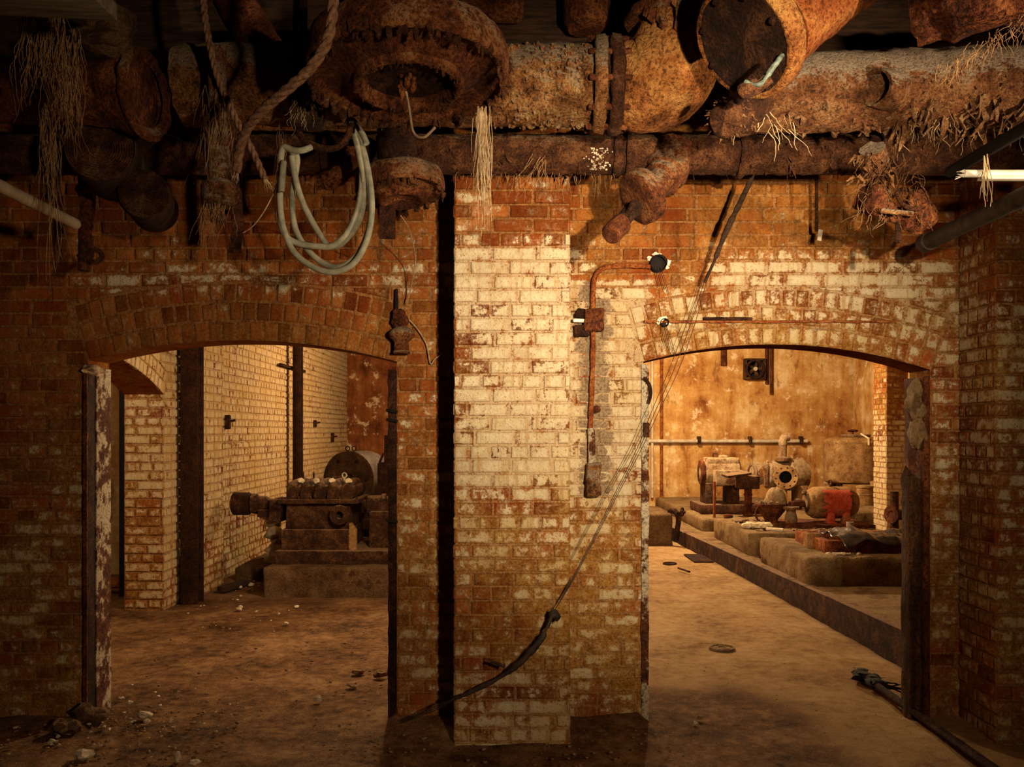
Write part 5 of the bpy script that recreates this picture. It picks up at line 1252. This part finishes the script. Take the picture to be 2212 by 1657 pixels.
build('spigot', MB().tube([ft(856, 625, .02), ft(857, 668, .03), ft(864, 690, .05)], [.008, .010, .02], 12), M['black'], t)
build('upper_lump', MB().rock(ft(864, 690), .036, .03, .045, 3, 3, .6), M['rust'], t, disp=(.006, 24))
zb_ = ft(868, 765).z
build('cup', MB().lathe([(0, 0), (.040, 0), (.044, .008), (.038, .016), (.038, .06), (.046, .07), (.062, .085), (.066, .10), (.060, .115), (.03, .135), (0, .14)], V((ft(868, 0).x, WY-.06, zb_)), UP, 36), M['rust_dust'], t, disp=(.004, 26))
build('arm', MB().cyl(V((ft(868, 0).x, WY+.0, zb_+.17)), V((ft(868, 0).x, WY-.07, zb_+.17)), .022, 16), M['rust'], t, disp=(.003, 26))
wp = spline(pts([(884, 690), (905, 715), (922, 745), (930, 785), (940, 775), (960, 762)], WY-.03), 8)
tag(build('hanging_wire', MB().tube(wp, .0028, 6), M['pale_wire'], base=wp[0]), 'short kinked wire trailing from the crusted iron fitting', 'wire')
t = thing('hanging_tag', 'small pale tag on a thin rod hanging below the thinner pipe', 'tag', P(1766, 400, 4.3))
build('rod', MB().cyl(P(1764, 330, 4.3), P(1764, 500, 4.3), .008, 10), M['rust_dark'], t)
build('tag', MB().obox(P(1771, 508, 4.28), .022, .004, .055, R3(0, .15, 0), .001), M['conduit'], t)
# long wires slung across the piers
def wire(lst, r, n=8): return MB().tube(spline([P(*q) for q in lst], n), r, 8, cap=True)
t = thing('slung_cable', 'long black wires slung from the ceiling pipes down across the brick pier to the floor', 'cable', P(1625, 385, 4.1))
stk = MB().tube(spline([P(1627, 378, 4.05), P(1605, 425, 4.1), P(1583, 470, 4.15), P(1562, 515, 4.2), P(1545, 560, 4.25), P(1522, 610, 4.3)], 8), [.011]*8+[.013]*8+[.015]*8+[.012]*8+[.008]*9, 12)
build('sheath', stk, M['timber_dark'], t, disp=(.004, 26))
for k in range(3):
    o = (k-1)*1.3
    build('strand', wire([(1524+o*3, 600, 4.3), (1492+o*7, 700, 4.32), (1455+o*8, 800, 4.3), (1415+o*6, 890, 4.25), (1383+o*4, 965, 4.2), (1335+o*3, 1060, 4.12), (1285+o*2, 1160, 4.07), (1235+o*1.5, 1255, 4.05), (1196, 1322, 4.04)], .0016), M['wire'], t)
build('knot', MB().rock(P(1196, 1325, 4.03), .020, .014, .022, 3, 2, .7).rock(P(1203, 1333, 4.03), .015, .012, .018, 5, 2, .7), M['wire'], t, disp=(.004, 40))
build('bound_bundle', MB().tube(spline([P(1195, 1325, 4.03), P(1175, 1370, 4.02), P(1145, 1410, 4.02), P(1105, 1446, 4.03), P(1055, 1477, 4.03), P(985, 1508, 4.04)], 8), [.008]*8+[.015]*10+[.014]*8+[.010]*15, 14), M['wire'], t, disp=(.006, 22))
build('tie', wire([(1090, 1440, 4.0), (1070, 1432, 3.99), (1058, 1428, 3.99)], .008), M['wire'], t, disp=(.003, 30))
for k in range(3): build('strand', wire([(985, 1508, 4.04), (950, 1522+4*k, 4.12), (910, 1540+3*k, 4.2), (868, 1556+3*k, 4.3)], .0024), M['wire'], t)

# ---------------------------------------------------------------- floor: rod, stones, dirt
a, b = V((2.055, 5.2, .028)), V((2.045, 3.3, .028))
t = thing('iron_bar', 'long black bar lying on the floor with a wad of rag tied round its end', 'bar', a)
build('shaft', MB().tube(seg_path(a, b, 40), .021, 20), M['rust_dark'], t, disp=(.003, 12))
mb = MB()
for i in range(16): mb.rock(V((2.05+random.uniform(-.03, .05), random.uniform(4.92, 5.22), .03)), .035, .05, .025, i, 2, .7)
for i in range(10): flake(mb, V((2.07, random.uniform(4.85, 5.1), .04)), random.uniform(.06, .14), .012, V((1, -.6, -.1)))
build('wrapping', mb, M['black'], t, disp=(.005, 30))
def stone(px, py, w, h, mat, lab, sd):
    Y = F*EYE/(py-CY); s = L(w, Y)/2; x = P(px, 0, Y).x; hh = L(h, Y)/2
    tag(build('stone', MB().rock((x, Y, hh*.75), s, s*.8, hh, sd, 2, .55), M[mat], base=(x, Y, 0), disp=(.003, 30), flat=True), lab, 'stone')
for q in ((312, 1550, 28, 16, 'stone', 'largest pale angular stone lying before the narrow arch', 3), (318, 1562, 14, 10, 'stone', 'small pale stone touching the largest angular one', 8), (178, 1640, 44, 22, 'stone', 'flat pale stone at the foot of the dirt heap', 5),
          (385, 1643, 14, 22, 'stone', 'upright pale pebble alone on the near dirt floor', 12), (420, 1652, 24, 12, 'stone', 'low pale stone next to the upright pebble', 15), (113, 1607, 18, 12, 'stone', 'pale stone half sunk in the dirt by the brick wall', 17),
          (688, 1515, 14, 14, 'stone', 'single pale stone on the dirt in the middle of the narrow arch', 20), (775, 1455, 30, 14, 'stone_dark', 'brown stone in the narrow arch close to the dark jamb', 23), (822, 1462, 26, 16, 'stone_dark', 'brown stone touching the dark corroded jamb', 26),
          (760, 1483, 26, 10, 'stone_dark', 'flat brown stone behind the single pale one', 29), (262, 1510, 14, 8, 'stone', 'small pale chip by the flaking jamb lining', 31), (281, 1520, 12, 8, 'stone', 'rounded pale chip next to the jamb-side one', 33),
          (1502, 1563, 10, 8, 'stone', 'lone white pebble on the smooth floor of the wide arch', 36), (1513, 1553, 12, 7, 'stone_dark', 'dull pebble beside the lone white one', 38), (368, 1560, 10, 8, 'stone', 'tiny pale stone right of the largest angular stone', 41)): stone(*q)
t_ = MB()
for i in range(9): t_.rock((-2.13+random.uniform(-.06, .06), 4.36+random.uniform(-.16, .1), .02+.010*i*random.random()), .045, .04, .03, i+50, 2, .6)
tag(build('plaster_rubble', t_, M['concrete_dark'], base=(-2.13, 4.3, 0), disp=(.006, 16)), 'crumbled plaster lumps heaped at the foot of the flaking jamb lining', 'plaster heap')
mb = MB()
def scatter(n, f, s0, s1):
    for i in range(n):
        x, y = f()
        if (WY-.03 < y < WY+WT+.03 and not (A1.x0+.03 < x < A1.x1-.05 or A2.x0+.05 < x < A2.x1-.1)) or (PY-.03 < y < WY and XP0-.02 < x < XP1+.02): continue
        if y > 7.4 and x > -2.3 or x < LX+.1 and y > 7 : continue
        s = s0+(s1-s0)*random.random()**3
        mb.rock((x, y, s*.3+.004), s, s*random.uniform(.6, 1), s*.6, i, 1, .7)
scatter(420, lambda: (random.uniform(-2.7, -1.3), random.uniform(3.6, 4.7)), .003, .016)
scatter(260, lambda: (random.uniform(-2.4, -.5), random.uniform(4.2, 6.6)), .003, .014)
scatter(420, lambda: (random.uniform(-1.0, .8), random.uniform(3.6, 4.35)), .002, .011)
scatter(160, lambda: (random.uniform(.6, 2.4), random.uniform(3.7, 5.5)), .002, .006)
tag(build('rubble', mb, M['stone_dark'], base=(-1, 4, 0), flat=True), 'small broken chips strewn over the dirt floor', 'rubble', kind='stuff')
mb = MB()
scatter(110, lambda: (random.gauss(-1.95, .25), random.gauss(4.3, .3)), .004, .014)
scatter(70, lambda: (random.uniform(-2.6, -1.7), random.uniform(6.4, 9)), .006, .03)
tag(build('rubble', mb, M['stone'], base=(-2, 4.3, 0), flat=True), 'pale mortar crumbs strewn near the flaking jamb lining', 'rubble', kind='stuff')
# ---------------------------------------------------------------- repeats carry one group phrase
GROUPS = {'stone': 'loose stones on the dirt floor', 'concrete_plinth': 'concrete machine plinths', 'hanging_roots': 'roots hanging from the ceiling pipes', 'hanging_rope': 'twisted ropes hanging from above',
          'iron_drum': 'rusty drums before the tank', 'ceiling_joist': 'timbers under the ceiling', 'dished_cover': 'rusted dish covers under the pipes', 'wall_bracket': 'iron brackets on the whitewashed wall',
          'jamb_frame': 'steel linings of the arch jambs', 'broken_socket': 'broken sockets on the brickwork', 'upright_pipe': 'upright pipes on the far wall', 'conduit_drop': 'conduit drops on the far wall',
          'hanging_strap': 'flat iron straps hanging below the pipes', 'hanging_wire': 'thin wires hanging loose', 'steel_column': 'steel columns on the whitewashed wall', 'beam_end': 'round sawn beam ends',
          'slanting_pipe': 'slanting dark pipes by the tube lamp', 'electric_motor': 'electric motors', 'drain_cover': 'round covers in the floor', 'iron_rod': 'thin iron rods'}
for o in list(C.objects):
    g = GROUPS.get(o.name.split('.')[0])
    if g and 'label' in o and not o.parent: o['group'] = g
# ---------------------------------------------------------------- lamps
def lamp(name, kind, loc, target, energy, color, size=60, blend=.6, rad=.08):
    d = bpy.data.lights.new(name, kind); d.energy = energy; d.color = color
    if kind == 'SPOT': d.spot_size = math.radians(size); d.spot_blend = blend
    d.shadow_soft_size = rad
    o = bpy.data.objects.new(name, d); COL.objects.link(o); o.location = loc
    if target is not None: o.rotation_euler = (V(target)-V(loc)).to_track_quat('-Z', 'Y').to_euler()
    return o
WARM = (1, .76, .44)
lamp('key_spot', 'SPOT', (.95, .45, 2.0), (.72, 4.3, 1.92), 1000, (1, .79, .50), 52, 1, .03)
lamp('fill_spot', 'SPOT', (1.0, .0, 1.7), (-.05, 4.4, 1.55), 230, (1, .72, .43), 88, .9, .06)
lamp('side_spot', 'SPOT', (2.9, 1.5, 1.9), (.9, 3.6, 2.75), 430, (1, .75, .46), 56, .9, .03)
lamp('bay_lamp', 'POINT', (-.75, 6.2, 1.75), None, 120, WARM, rad=.05)
lamp('bay_far_lamp', 'POINT', (-.5, 11.0, 2.6), None, 270, WARM, rad=.06)
lamp('machine_lamp', 'POINT', (2.0, 11.6, 3.1), None, 800, WARM, rad=.06)
lamp('machine_near_lamp', 'POINT', (.7, 7.5, 2.5), None, 150, WARM, rad=.08)
lamp('passage_fill', 'POINT', (-3.8, 6.0, 2.2), None, 40, WARM, rad=.1)  # unseen light added to brighten the passage plaster
w = bpy.data.worlds.new('world'); C.world = w; w.use_nodes = True
w.node_tree.nodes['Background'].inputs[0].default_value = (1, .6, .3, 1); w.node_tree.nodes['Background'].inputs[1].default_value = .004
C.view_settings.view_transform = 'Standard'; C.view_settings.look = 'None'; C.view_settings.gamma = 1; C.view_settings.exposure = 0
C.view_settings.use_curve_mapping = False
C.cycles.use_denoising = True
C.cycles.max_bounces = 4; C.cycles.diffuse_bounces = 2; C.cycles.adaptive_threshold = .035
